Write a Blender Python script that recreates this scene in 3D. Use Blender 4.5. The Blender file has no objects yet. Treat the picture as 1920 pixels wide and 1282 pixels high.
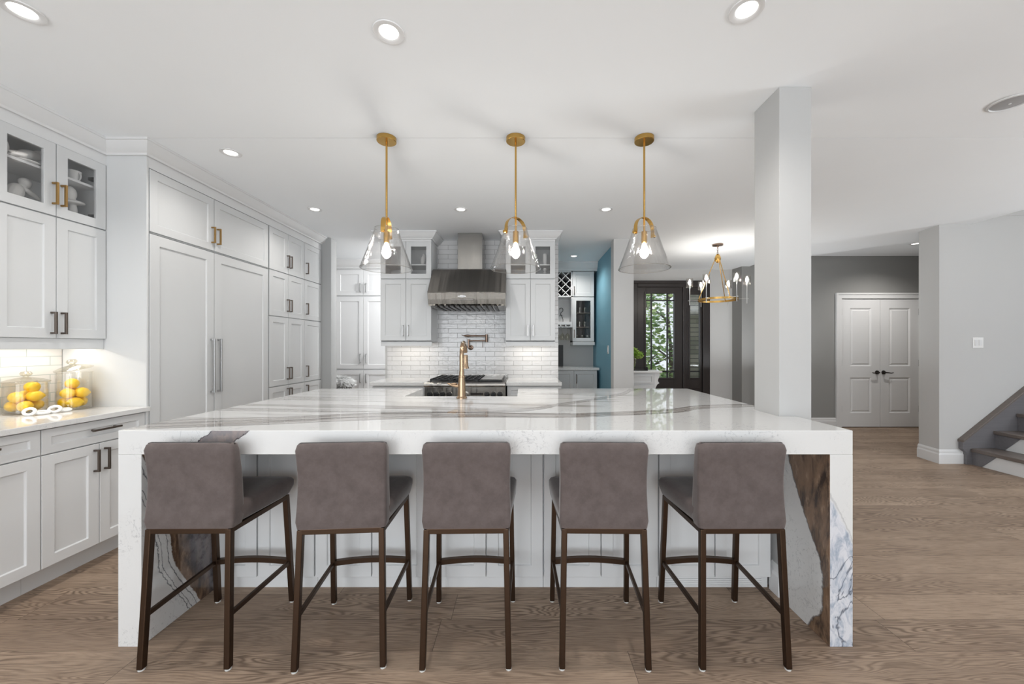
import bpy, bmesh, math, random
from mathutils import Vector, Matrix
random.seed(7)
PI = math.pi
C = bpy.context.scene.collection
SC = bpy.context.scene

# ------------------------------------------------------------------ camera
cam_d = bpy.data.cameras.new('camera'); cam = bpy.data.objects.new('camera', cam_d); C.objects.link(cam)
cam.location = (0, 0, 1.29); cam.rotation_euler = (PI/2, 0, 0)
cam_d.sensor_width = 36; cam_d.lens = 13.5
cam_d.shift_x = -20/1920; cam_d.shift_y = 9/1920
cam_d.clip_start = 0.05; cam_d.clip_end = 200
SC.camera = cam

# ------------------------------------------------------------------ world, exposure
SC.view_settings.view_transform = 'Standard'; SC.view_settings.look = 'None'
SC.view_settings.gamma = 1.0; SC.view_settings.use_curve_mapping = False
SC.view_settings.exposure = 0.0
w = bpy.data.worlds.new('sky'); SC.world = w; w.use_nodes = True
bg = w.node_tree.nodes['Background']; bg.inputs[0].default_value = (0.86, 0.93, 1.0, 1); bg.inputs[1].default_value = 1.15
SC.cycles.max_bounces = 12; SC.cycles.diffuse_bounces = 6; SC.cycles.glossy_bounces = 5
SC.cycles.transmission_bounces = 6; SC.cycles.transparent_max_bounces = 16
SC.cycles.caustics_reflective = False; SC.cycles.caustics_refractive = False
SC.cycles.sample_clamp_indirect = 6.0

def area(name, loc, rot, sx, sy, power, col=(1, 1, 1), parent=None, spread=180):
    d = bpy.data.lights.new(name, 'AREA'); d.shape = 'RECTANGLE'; d.size = sx; d.size_y = sy
    d.energy = power; d.color = col; d.spread = math.radians(spread)
    o = bpy.data.objects.new(name, d); C.objects.link(o); o.location = loc; o.rotation_euler = rot
    if parent: o.parent = parent
    return o
# lamp powers, one number per family of lamps
LP = dict(rear_a=82, rear_b=54, rear_c=6, rear_up=8, right=3, right_up=205, left=30, pot_front=34, pot_back=18, pot_nook=36, pot_hall=58,
          pendant=7.5, chandelier=5.5, stairwell=10, mudroom=55, undercab_left=2.2, undercab_back=2.4, foyer=12)
DAY = (0.93, 0.97, 1.0)
D_ = math.radians
# daylight entering by the three tall windows behind the camera: sky light, and an added upward fill for the ceiling
for wx in (-1.75, 0.75, 3.6):
    fam = 'rear_a' if wx < 0 else 'rear_b' if wx < 2 else 'rear_c'
    area(fam+'_lamp', (wx, -3.2, 1.30), (D_(90), 0, 0), 2.1, 2.2, LP[fam], DAY)
    area('rear_up_lamp', (wx, -3.2, 0.6), (D_(148), 0, 0), 2.1, 0.8, LP['rear_up']/3, DAY, spread=120)
area('right_lamp', (7.75, 0.3, 1.4), (D_(90), 0, D_(90)), 2.6, 2.0, LP['right'], DAY)
area('right_up_lamp', (7.75, 0.3, 0.7), (D_(145), 0, D_(90)), 2.6, 0.8, LP['right_up'], DAY, spread=120)  # added fill, tilted up to brighten the ceiling
area('left_lamp', (-2.95, -1.9, 1.35), (D_(98), 0, D_(-90)), 1.7, 2.0, LP['left'], DAY)
area('foyer_lamp', (3.75, 5.55, 0.9), (D_(180), 0, 0), 0.5, 0.8, LP['foyer'], DAY)  # added unseen uplight brightening the foyer, no fixture there

# ------------------------------------------------------------------ shader helper
class S:
    def __init__(s, t, k): s.t = t; s.k = k
    def _m(s, op, *o, clamp=False):
        n = s.t.nodes.new('ShaderNodeMath'); n.operation = op; n.use_clamp = clamp
        for i, v in enumerate((s,)+o):
            if isinstance(v, S): s.t.links.new(v.k, n.inputs[i])
            else: n.inputs[i].default_value = v
        return S(s.t, n.outputs[0])
    def __add__(s, o): return s._m('ADD', o)
    def __sub__(s, o): return s._m('SUBTRACT', o)
    def __mul__(s, o): return s._m('MULTIPLY', o)
    def __truediv__(s, o): return s._m('DIVIDE', o)
    def __neg__(s): return s*-1
    def abs(s): return s._m('ABSOLUTE')
    def sin(s): return s._m('SINE')
    def floor(s): return s._m('FLOOR')
    def fract(s): return s._m('FRACT')
    def mod(s, o): return s._m('FLOORED_MODULO', o)
    def mx(s, o): return s._m('MAXIMUM', o)
    def mn(s, o): return s._m('MINIMUM', o)
    def pw(s, o): return s._m('POWER', o)
    def gt(s, o): return s._m('GREATER_THAN', o)
    def lt(s, o): return s._m('LESS_THAN', o)
    def clamp(s): return s._m('ADD', 0.0, clamp=True)
    def step(s, a, b, c=0.0, d=1.0):
        n = s.t.nodes.new('ShaderNodeMapRange'); n.interpolation_type = 'SMOOTHSTEP'
        s.t.links.new(s.k, n.inputs[0])
        for i, v in enumerate((a, b, c, d)):
            if isinstance(v, S): s.t.links.new(v.k, n.inputs[i+1])
            else: n.inputs[i+1].default_value = v
        return S(s.t, n.outputs[0])

class Mat:
    def __init__(s, name):
        s.m = bpy.data.materials.new(name); s.m.use_nodes = True; s.t = s.m.node_tree
        s.b = s.t.nodes['Principled BSDF']; s.out = s.t.nodes['Material Output']
    def coord(s, kind='Object'):
        n = s.t.nodes.new('ShaderNodeTexCoord'); x = s.t.nodes.new('ShaderNodeSeparateXYZ')
        s.t.links.new(n.outputs[kind], x.inputs[0]); return [S(s.t, x.outputs[i]) for i in range(3)]
    def pos(s):
        n = s.t.nodes.new('ShaderNodeNewGeometry'); x = s.t.nodes.new('ShaderNodeSeparateXYZ')
        s.t.links.new(n.outputs['Position'], x.inputs[0]); return [S(s.t, x.outputs[i]) for i in range(3)]
    def vec(s, x, y, z=0.0):
        n = s.t.nodes.new('ShaderNodeCombineXYZ')
        for i, v in enumerate((x, y, z)):
            if isinstance(v, S): s.t.links.new(v.k, n.inputs[i])
            else: n.inputs[i].default_value = v
        return S(s.t, n.outputs[0])
    def noise(s, v, scale=1.0, detail=3.0, rough=0.5, dist=0.0):
        n = s.t.nodes.new('ShaderNodeTexNoise'); s.t.links.new(v.k, n.inputs['Vector'])
        n.inputs['Scale'].default_value = scale; n.inputs['Detail'].default_value = detail
        n.inputs['Roughness'].default_value = rough; n.inputs['Distortion'].default_value = dist
        return S(s.t, n.outputs['Fac'])
    def white(s, v):
        n = s.t.nodes.new('ShaderNodeTexWhiteNoise'); n.noise_dimensions = '3D'; s.t.links.new(v.k, n.inputs['Vector'])
        return S(s.t, n.outputs['Value'])
    def curve(s, x, pts, x0, x1, y0, y1):
        n = s.t.nodes.new('ShaderNodeFloatCurve'); c = n.mapping.curves[0]
        q = [((a-x0)/(x1-x0), (b-y0)/(y1-y0)) for a, b in pts]
        c.points[0].location = q[0]; c.points[1].location = q[-1]
        for a in q[1:-1]: c.points.new(*a)
        n.mapping.update()
        u = (x-x0)*(1/(x1-x0)); s.t.links.new(u.clamp().k, n.inputs['Value'])
        return S(s.t, n.outputs[0])*(y1-y0)+y0
    def rgb(s, c):
        n = s.t.nodes.new('ShaderNodeRGB'); n.outputs[0].default_value = (*c, 1); return S(s.t, n.outputs[0])
    def mix(s, f, a, b):
        n = s.t.nodes.new('ShaderNodeMix'); n.data_type = 'RGBA'; n.clamp_factor = True
        for i, v in ((0, f), (6, a), (7, b)):
            if isinstance(v, S): s.t.links.new(v.k, n.inputs[i])
            elif i == 0: n.inputs[0].default_value = v
            else: n.inputs[i].default_value = (*v, 1)
        return S(s.t, n.outputs[2])
    def set(s, **k):
        names = dict(color='Base Color', rough='Roughness', metal='Metallic', spec='Specular IOR Level', coat='Coat Weight',
                     sheen='Sheen Weight', aniso='Anisotropic', emis='Emission Color', estr='Emission Strength', trans='Transmission Weight', sheenr='Sheen Roughness')
        for a, v in k.items():
            i = s.b.inputs[names[a]]
            if isinstance(v, S): s.t.links.new(v.k, i)
            elif isinstance(v, tuple): i.default_value = (*v, 1)
            else: i.default_value = v
        return s
    def bump(s, h, strength=0.2, dist=0.01):
        n = s.t.nodes.new('ShaderNodeBump'); n.inputs['Strength'].default_value = strength; n.inputs['Distance'].default_value = dist
        s.t.links.new(h.k, n.inputs['Height']); s.t.links.new(n.outputs[0], s.b.inputs['Normal']); return s

def paint(name, col, rough=0.5, amp=0.02, spec=0.4):
    m = Mat(name); x, y, z = m.coord(); n = m.noise(m.vec(x, y, z), 3.0, 3)
    c2 = tuple(min(1, v*(1-amp*2)) for v in col)
    m.set(color=m.mix(n, col, c2), rough=rough, spec=spec); m.bump(m.noise(m.vec(x, y, z), 260, 2), 0.03, 0.001); return m.m
def metal(name, col, rough, aniso=0.0, brushed=0.0, axis='x'):
    m = Mat(name); x, y, z = m.coord()
    v = m.vec(x*(3 if axis == 'x' else 160), y*160, z*(160 if axis == 'x' else 3)); n = m.noise(v, 1.0, 3)
    m.set(color=m.mix(n, tuple(c*0.92 for c in col), col), metal=1.0, rough=n*brushed*0.25+rough, aniso=aniso)
    if brushed:
        sv = m.noise(m.vec(x*11.0, y*0.5, z*0.5), 1.0, 2, 0.4)
        m.bump(sv+n*0.02, 0.7, 0.04); tg = m.t.nodes.new('ShaderNodeTangent'); tg.direction_type = 'RADIAL'; tg.axis = 'Z'; m.t.links.new(tg.outputs[0], m.b.inputs['Tangent'])
    return m.m

M = {}
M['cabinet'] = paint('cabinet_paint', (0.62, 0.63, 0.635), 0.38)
M['brightened_base'] = paint('brightened_cabinet_paint', (0.72, 0.728, 0.735), 0.38)  # cabinet paint lightened to make up for weak light down low
M['bright_cabinet'] = paint('mudroom_cabinet_paint', (0.74, 0.745, 0.75), 0.38)
M['crown'] = paint('crown_paint', (0.70, 0.705, 0.71), 0.4)
M['ceiling'] = paint('ceiling_paint', (0.875, 0.90, 0.92), 0.9, 0.01, 0.1)
M['wall'] = paint('pale_grey_wall_paint', (0.56, 0.56, 0.555), 0.75, 0.01, 0.2)
M['wall_shaded'] = paint('shaded_wall_paint', (0.29, 0.29, 0.283), 0.75, 0.01, 0.2)  # wall paint with the closet wall's shade put into the colour
M['wall_end_shaded'] = paint('shaded_end_wall_paint', (0.37, 0.375, 0.375), 0.75, 0.01, 0.2)  # wall paint darkened for the shaded pantry end
M['fitting'] = paint('satin_grey_fitting', (0.36, 0.36, 0.365), 0.35)
M['column'] = paint('darkened_column_paint', (0.48, 0.482, 0.48), 0.75, 0.01, 0.2)  # same wall paint, darkened to offset strong light on the column
M['blue'] = paint('blue_wall_paint', (0.17, 0.37, 0.47), 0.5, 0.02, 0.3)
M['white'] = paint('white_trim_paint', (0.74, 0.745, 0.75), 0.4)
M['porcelain'] = paint('white_glazed_ceramic', (0.84, 0.84, 0.83), 0.12)
M['plaster'] = paint('matte_white_plaster', (0.78, 0.77, 0.75), 0.6)
M['brass'] = metal('brushed_brass', (0.60, 0.37, 0.11), 0.24)
M['faucet'] = metal('champagne_bronze', (0.37, 0.26, 0.17), 0.24)
M['oldbronze'] = metal('antique_bronze', (0.24, 0.17, 0.13), 0.28)
M['pull_dark'] = metal('dark_bronze_pull_metal', (0.17, 0.14, 0.12), 0.3)
M['pull_brass'] = metal('antique_brass_pull_metal', (0.42, 0.26, 0.10), 0.32)
M['steel'] = metal('brushed_stainless_steel', (0.50, 0.485, 0.46), 0.18, 0.7, 0.5, 'x')
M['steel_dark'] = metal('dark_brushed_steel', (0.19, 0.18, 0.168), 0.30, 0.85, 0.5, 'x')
M['nickel'] = metal('satin_nickel', (0.5, 0.5, 0.5), 0.3)
M['iron'] = paint('black_cast_iron', (0.012, 0.012, 0.013), 0.42)
M['stoolleg'] = metal('bronze_powder_coat', (0.085, 0.055, 0.038), 0.42)
M['blackmetal'] = paint('oil_rubbed_black_metal', (0.02, 0.017, 0.015), 0.35)
M['glide'] = paint('pale_felt_glide', (0.6, 0.6, 0.58), 0.8)
M['darkvoid'] = paint('dark_interior', (0.02, 0.02, 0.022), 0.5)  # near-black backing for the bar cabinet and wine rack
M['bottle'] = paint('dark_bottle_glass', (0.012, 0.015, 0.014), 0.08)
M['soil'] = paint('lawn_soil', (0.09, 0.13, 0.045), 0.9, 0.2)
M['bark'] = paint('tree_bark', (0.12, 0.09, 0.065), 0.9, 0.2)

def brick_mat(name, axis, tile, grout, rough, wavy):
    m = Mat(name); x, y, z = m.pos(); u = x if axis == 'x' else y
    row = (z/0.0585).floor(); off = row.mod(2.0)*0.118
    uu = (u+off+40.0); cu = uu.mod(0.236); cz = z.mod(0.0585)
    cell = m.vec((uu/0.236).floor(), row, 0.0); r = m.white(cell)
    gm = (cu.mn((cu-0.236).abs())).lt(0.002).mx((cz.mn((cz-0.0585).abs())).lt(0.002))
    tc = m.mix(r, tuple(c*0.94 for c in tile), tile)
    m.set(color=m.mix(gm, tc, grout), rough=gm*0.6+rough, spec=0.5)
    h = m.noise(m.vec(u*1.0, z*1.3, r*4.0), 26, 2, 0.5, 0.4)*wavy + r*0.15 - gm*0.35
    m.bump(h, 0.55, 0.006); return m.m
M['tile'] = brick_mat('glazed_white_subway_tile', 'x', (0.66, 0.66, 0.665), (0.30, 0.30, 0.30), 0.10, 0.8)
M['tile_side'] = brick_mat('flat_white_subway_tile', 'y', (0.70, 0.69, 0.675), (0.38, 0.44, 0.43), 0.16, 0.15)
def siding():
    m = Mat('grey_green_brick_siding'); x, y, z = m.pos(); row = (z/0.11).floor(); c = (z.mod(0.11)).lt(0.018)
    r = m.white(m.vec((x*1.5+row*0.5).floor(), row, 0.0))
    m.set(color=m.mix(c, m.mix(r, (0.17, 0.17, 0.12), (0.30, 0.29, 0.22)), (0.07, 0.07, 0.05)), rough=0.9); return m.m
M['siding'] = siding()

def wood_floor():
    m = Mat('wide_plank_oak_floor'); x, y, z = m.pos(); pw = 0.187; L = 2.05
    row = ((y+20.064)/pw).floor(); r1 = m.white(m.vec(row, 3.0, 7.0)); xs = x+40.0+r1*L
    col = (xs/L).floor(); rid = m.white(m.vec(row, col, 1.0)); rid2 = m.white(m.vec(row, col, 5.0))
    fy = (y+20.064).mod(pw); fx = xs.mod(L)
    warp = m.noise(m.vec(x*0.9+rid*30.0, y*8.5+rid2*20.0, rid*9.0), 1.0, 2.0, 0.45, 0.5)
    ring = ((warp*230.0+fy*30.0).sin()*0.5+0.5).pw(1.6)
    ringmask = m.noise(m.vec(x*0.9+rid2*11.0, y*2.0, rid*3.0), 1.3, 1.0).step(0.42, 0.62)
    fib = m.noise(m.vec(x*9.0+rid*5.0, y*170.0, 0.0), 1.0, 3.0, 0.6)
    blot = m.noise(m.vec(x*2.2+rid*7.0, y*9.0, rid2*3.0), 1.0, 3.0)
    base = m.mix(rid, (0.275, 0.197, 0.143), (0.395, 0.292, 0.214))
    base = m.mix(blot.step(0.35, 0.7)*0.35, base, (0.50, 0.375, 0.275))
    dark = m.mix((ring*(ringmask*0.75+0.12)).clamp(), base, (0.15, 0.102, 0.072))
    c = m.mix(fib.step(0.44, 0.70)*0.6, dark, (0.15, 0.103, 0.074))
    seam = (fy.mn((fy-pw).abs())).lt(0.0011).mx((fx.mn((fx-L).abs())).lt(0.0012))
    c = m.mix(seam*0.75, c, (0.06, 0.04, 0.03))
    m.set(color=c, rough=fib*0.12+0.42, spec=0.25); m.bump(fib*0.4+ring*0.25-seam*1.2, 0.25, 0.0025); return m.m
M['floor'] = wood_floor()
def stained(name, a, b, rough=0.4, axis='x'):
    m = Mat(name); x, y, z = m.coord(); v = m.vec(x*3, y*60, z*60) if axis == 'x' else (m.vec(x*60, y*3, z*60) if axis == 'y' else m.vec(x*60, y*60, z*3))
    m.set(color=m.mix(m.noise(v, 1, 4, 0.6, 0.4), a, b), rough=rough); return m.m
M['stair'] = stained('grey_brown_stained_oak', (0.10, 0.085, 0.078), (0.20, 0.165, 0.145), 0.4, 'y')
M['stringer'] = stained('grey_stained_stringer', (0.135, 0.13, 0.14), (0.19, 0.185, 0.195), 0.4)
M['darkwood'] = stained('espresso_stained_door_wood', (0.006, 0.0035, 0.003), (0.018, 0.010, 0.008), 0.34, 'z')

def velvet():
    m = Mat('taupe_velvet'); x, y, z = m.coord()
    n = m.noise(m.vec(x, y, z), 15, 5, 0.75).step(0.25, 0.75); wv = m.noise(m.vec(x*600, y*600, z*600), 1, 1)
    m.set(color=m.mix(n, (0.093, 0.074, 0.070), (0.128, 0.103, 0.098)), rough=0.8, sheen=0.4, sheenr=0.4, spec=0.2)
    m.bump(wv, 0.12, 0.0006); return m.m
M['velvet'] = velvet()
def lemonskin():
    m = Mat('lemon_peel'); x, y, z = m.coord(); n = m.noise(m.vec(x, y, z), 25, 2)
    m.set(color=m.mix(n, (0.90, 0.50, 0.006), (0.92, 0.66, 0.014)), rough=0.35); m.bump(m.noise(m.vec(x, y, z), 300, 2), 0.3, 0.001); return m.m
M['lemon'] = lemonskin()
def leafmat(name, a, b):
    m = Mat(name); x, y, z = m.coord(); m.set(color=m.mix(m.noise(m.vec(x, y, z), 6, 2).step(0.35, 0.65), a, b), rough=0.6); return m.m
M['leaf'] = leafmat('green_leaf', (0.14, 0.34, 0.06), (0.58, 0.74, 0.28))
M['hydrangea'] = leafmat('lime_hydrangea_petal', (0.20, 0.38, 0.03), (0.45, 0.60, 0.12))
def fur():
    m = Mat('white_sheepskin'); x, y, z = m.coord(); n = m.noise(m.vec(x*20, y*20, z*60), 1, 4, 0.7)
    m.set(color=m.mix(n, (0.35, 0.36, 0.36), (0.8, 0.8, 0.79)), rough=0.95, sheen=0.5); return m.m
M['fur'] = fur()
def glass(name, tint=(1, 1, 1), refl=1.0, haze=0.0, ex=4.0, ripple=0.0):
    m = Mat(name); t = m.t; t.nodes.remove(m.b)
    tr = t.nodes.new('ShaderNodeBsdfTransparent'); tr.inputs[0].default_value = (*tint, 1)
    gl = t.nodes.new('ShaderNodeBsdfGlossy'); gl.inputs['Roughness'].default_value = 0.03
    fr = t.nodes.new('ShaderNodeLayerWeight')
    if ripple:
        x, y, z = m.coord(); bn = t.nodes.new('ShaderNodeBump'); bn.inputs['Strength'].default_value = ripple; bn.inputs['Distance'].default_value = 0.01
        t.links.new(m.noise(m.vec(x*1.6, y*1.6, z*0.5), 26, 2, 0.5, 0.6).k, bn.inputs['Height']); t.links.new(bn.outputs[0], gl.inputs['Normal']); t.links.new(bn.outputs[0], fr.inputs['Normal'])
    x, y, z = m.coord(); n = m.noise(m.vec(x, y, z), 5, 2)
    f = ((S(t, fr.outputs['Facing']).pw(ex)*0.6+0.035)*refl+n*haze).clamp()
    mx = t.nodes.new('ShaderNodeMixShader'); t.links.new(f.k, mx.inputs[0]); t.links.new(tr.outputs[0], mx.inputs[1]); t.links.new(gl.outputs[0], mx.inputs[2])
    t.links.new(mx.outputs[0], m.out.inputs[0]); return m.m
M['glass'] = glass('clear_glass', (0.965, 0.965, 0.965), 1.0, 0.03)
M['shadeglass'] = glass('clear_blown_glass', (0.975, 0.973, 0.97), 1.5, 0.05, 3.0, 0.45)
M['jarglass'] = glass('jar_glass', (0.975, 0.97, 0.955), 1.2, 0.012, 2.6)
M['lidglass'] = glass('thick_lid_glass', (0.90, 0.88, 0.81), 1.3, 0.05, 2.4, 0.3)
M['crystal'] = glass('ribbed_crystal_glass', (0.93, 0.92, 0.90), 1.2, 0.10, 2.2, 0.25)
def emit(name, col, st, mixt=0.0):
    m = Mat(name); t = m.t; x, y, z = m.coord()
    n = m.noise(m.vec(x, y, z), 4, 1); m.set(color=(0.8, 0.8, 0.8), emis=m.mix(n*0.1, col, (1, 1, 1)), estr=st)
    if mixt:
        tr = t.nodes.new('ShaderNodeBsdfTransparent'); mx = t.nodes.new('ShaderNodeMixShader'); mx.inputs[0].default_value = mixt
        t.links.new(m.b.outputs[0], mx.inputs[1]); t.links.new(tr.outputs[0], mx.inputs[2]); t.links.new(mx.outputs[0], m.out.inputs[0])
    return m.m
M['lens'] = emit('glowing_downlight_lens', (1.0, 0.95, 0.88), 4.0)
M['bulb'] = emit('glowing_filament_bulb', (1.0, 0.72, 0.40), 1.6, 0.6)
M['filament'] = emit('glowing_filament', (1.0, 0.7, 0.35), 40.0)
M['strip'] = emit('under_cabinet_led', (1.0, 0.9, 0.75), 3.0)

# quartz: white ground shared by the worktop, its vein bands drawn per surface
def quartz_base(m, p, k=1.0):
    x, y, z = p
    sp = m.noise(m.vec(x, y, z), 60, 4, 0.8).step(0.56, 0.68)
    cl = m.noise(m.vec(x, y, z), 4, 3).step(0.42, 0.62)
    hair = (m.noise(m.vec(x, y, z), 9, 4, 0.6, 0.8)-0.5).abs().step(0.0, 0.012, 1.0, 0.0)*cl
    b = m.mix(sp*cl*0.8, tuple(k*v for v in (0.70, 0.70, 0.695)), tuple(k*v for v in (0.40, 0.40, 0.41))); return m.mix(hair*0.4, b, (0.33, 0.335, 0.35))
def burl(m, u, v, k=(0.0, 0.0)):
    n = m.noise(m.vec(u*9.0+k[0], v*2.6+k[1], 0.0), 1.6, 5, 0.62, 0.6); n2 = m.noise(m.vec(u*30.0, v*9.0, 2.0), 1.0, 4, 0.65)
    c = m.mix(n.step(0.35, 0.62), (0.05, 0.034, 0.028), (0.24, 0.15, 0.095))
    c = m.mix(n2.step(0.52, 0.72)*0.6, c, (0.44, 0.30, 0.20)); return m.mix(n2.step(0.30, 0.46, 1.0, 0.0)*0.5, c, (0.03, 0.025, 0.025))
def quartz_top():
    m = Mat('veined_quartz_top'); x, y, z = m.pos(); base = quartz_base(m, (x, y, z), 0.83)  # ground darkened on the top to offset strong light there
    wob = (m.noise(m.vec(x*1.6, y*1.6, 0.0), 1.0, 3)-0.5)*0.07+(m.noise(m.vec(x*12, y*12, 0.0), 1.0, 2)-0.5)*0.016
    def band(pts, hw, fade=None):
        yc = m.curve(x, pts, -1.8, 1.6, 1.4, 3.6); d = y-yc+wob; t = (d/hw).abs()
        inside = t.step(0.85, 1.0, 1.0, 0.0)
        lines = m.noise(m.vec(x*1.4+d*4.0, d*75.0, 4.0), 1.0, 4, 0.62, 0.3)
        edge = ((t-0.93).abs()).step(0.0, 0.09, 1.0, 0.0)
        return inside, lines, edge, d
    main = [(-1.74, 1.78), (-1.2, 1.88), (-0.9, 1.97), (-0.42, 2.03), (-0.08, 2.02), (0.28, 2.02), (0.61, 2.09), (0.83, 2.16), (1.1, 2.31), (1.5, 2.34)]
    hw = x.step(-1.0, 0.4, 0.115, 0.062)
    i1, l1, e1, d1 = band(main, hw)
    sec = [(-1.74, 2.22), (-1.0, 2.16), (-0.42, 2.13), (0.0, 2.19), (0.22, 2.38), (0.48, 2.62), (0.77, 2.95), (0.98, 3.28), (1.5, 3.5)]
    i2, l2, e2, d2 = band(sec, 0.055)
    c = m.mix((i1*l1.step(0.34, 0.54)*0.95).clamp(), base, (0.25, 0.225, 0.205))
    c = m.mix(i1*l1.step(0.50, 0.62)*0.95, c, (0.055, 0.044, 0.038)); c = m.mix(e1*0.85, c, (0.06, 0.05, 0.046))
    c = m.mix((i2*l2.step(0.38, 0.6)*0.8).clamp(), c, (0.15, 0.135, 0.125)); c = m.mix(e2*0.6, c, (0.12, 0.108, 0.10))
    st = m.noise(m.vec(x*0.55, y*9.0+wob*6.0+x*1.2, 9.0), 1.0, 4, 0.6, 0.3)
    reg = d1.step(0.02, 0.12)*(x-(y-2.0)*0.75).step(0.1, 0.3, 1.0, 0.0)
    c = m.mix(st.step(0.50, 0.62)*reg*0.7, c, (0.27, 0.255, 0.245))
    m.set(color=c, rough=0.03, spec=0.55); return m.m
def quartz_front():
    m = Mat('quartz_apron'); x, y, z = m.pos(); base = quartz_base(m, (x, y, z))
    wob = (m.noise(m.vec(x*24, y*24, z*24), 1.0, 4, 0.7)-0.5)*0.06
    a = x+(z-0.87)*-1.35+wob; d = (a+1.335).abs(); ins = d.step(0.078, 0.084, 1.0, 0.0)*((y.lt(1.9)))*((z.lt(0.9295)))
    c = m.mix(ins, base, m.mix(0.6, burl(m, x*1.6, z*3.0), (0.38, 0.36, 0.375))); c = m.mix(((d-0.082).abs()).step(0.0, 0.006, 1.0, 0.0)*y.lt(1.9)*z.lt(0.9295), c, (0.05, 0.04, 0.05))
    m.set(color=c, rough=0.08, spec=0.5); return m.m
def quartz_left():
    m = Mat('quartz_left_waterfall'); x, y, z = m.pos(); base = quartz_base(m, (x, y, z))
    wob = (m.noise(m.vec(0.0, y*8, z*8), 1.0, 5, 0.65)-0.5)*0.06
    yc = m.curve(z, [(0, 1.955), (0.1, 1.90), (0.2, 1.84), (0.3, 1.80), (0.42, 1.785), (0.6, 1.73), (0.8, 1.66), (0.93, 1.60)], 0, 0.95, 1.5, 2.1)
    d = y-yc+wob; ins = d.step(0.0, 0.006)*(x.gt(-1.7))*(y.gt(1.653))
    grey = m.noise(m.vec(x*10, y*14, z*14), 1.5, 5, 0.7)
    bur = m.mix(d.step(0.03, 0.14)*0.75, burl(m, y, z), m.mix(grey.step(0.3, 0.6), (0.07, 0.07, 0.085), (0.26, 0.25, 0.27)))
    c = m.mix(ins, base, bur)
    for off, wd in ((-0.018, 0.004), (-0.05, 0.003), (-0.066, 0.004)):
        c = m.mix(((d-off).abs()).step(0.0, wd, 1.0, 0.0)*(x.gt(-1.7))*(y.gt(1.653))*0.85, c, (0.05, 0.055, 0.07))
    m.set(color=c, rough=0.06, spec=0.5); return m.m
def quartz_right():
    m = Mat('quartz_right_waterfall'); x, y, z = m.pos(); base = quartz_base(m, (x, y, z))
    w1 = (m.noise(m.vec(0.0, y*30, z*30), 1.0, 4, 0.7)-0.5)*0.030
    # inner face: burl band with a ragged edge
    yc = m.curve(z, [(0, 1.775), (0.06, 1.745), (0.113, 1.70), (0.2, 1.69), (0.336, 1.703), (0.426, 1.752), (0.53, 1.81), (0.714, 1.895), (0.93, 1.97)], 0, 0.95, 1.5, 2.1)
    d = yc-y+w1; inner = x.lt(1.3215); ins = d.step(0.0, 0.004)*inner
    c = m.mix(ins, base, burl(m, y, z, (3.0, 1.0))); c = m.mix((d.abs()).step(0.0, 0.008, 1.0, 0.0)*inner*0.8, c, (0.05, 0.035, 0.03))
    # front face: blue-grey mineral wash below a curling boundary
    w2 = (m.noise(m.vec(x*9, z*9, 0.0), 1.0, 5, 0.7)-0.5)*0.10
    zc = m.curve(x, [(1.32, 0.655), (1.35, 0.61), (1.38, 0.55), (1.42, 0.46)], 1.3, 1.43, 0.0, 1.0)
    e = zc-z+w2; front = y.lt(1.6525)*x.gt(1.3215)
    n = m.noise(m.vec(x*16, z*7, 1.0), 1.3, 6, 0.72, 0.8)
    wash = m.mix(n.step(0.40, 0.62), (0.66, 0.67, 0.72), (0.30, 0.36, 0.46)); wash = m.mix(n.step(0.60, 0.70)*0.7, wash, (0.13, 0.155, 0.20))
    c = m.mix(e.step(0.0, 0.03)*front*0.85, c, wash)
    ln = m.noise(m.vec(x*7, z*3.5, 6.0), 1.0, 4, 0.6, 0.5)
    c = m.mix(((ln-0.5).abs()).step(0.0, 0.018, 1.0, 0.0)*e.step(0.0, 0.02)*front*0.8, c, (0.06, 0.075, 0.11))
    c = m.mix((e.abs()).step(0.0, 0.012, 1.0, 0.0)*front*0.3, c, (0.12, 0.13, 0.16))
    m.set(color=c, rough=0.07, spec=0.5); return m.m
M['qtop'] = quartz_top(); M['qfront'] = quartz_front(); M['qleft'] = quartz_left(); M['qright'] = quartz_right()
def quartz_plain():
    m = Mat('pale_quartz'); p = m.pos(); m.set(color=quartz_base(m, p), rough=0.08, spec=0.5); return m.m
M['quartz'] = quartz_plain()

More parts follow.
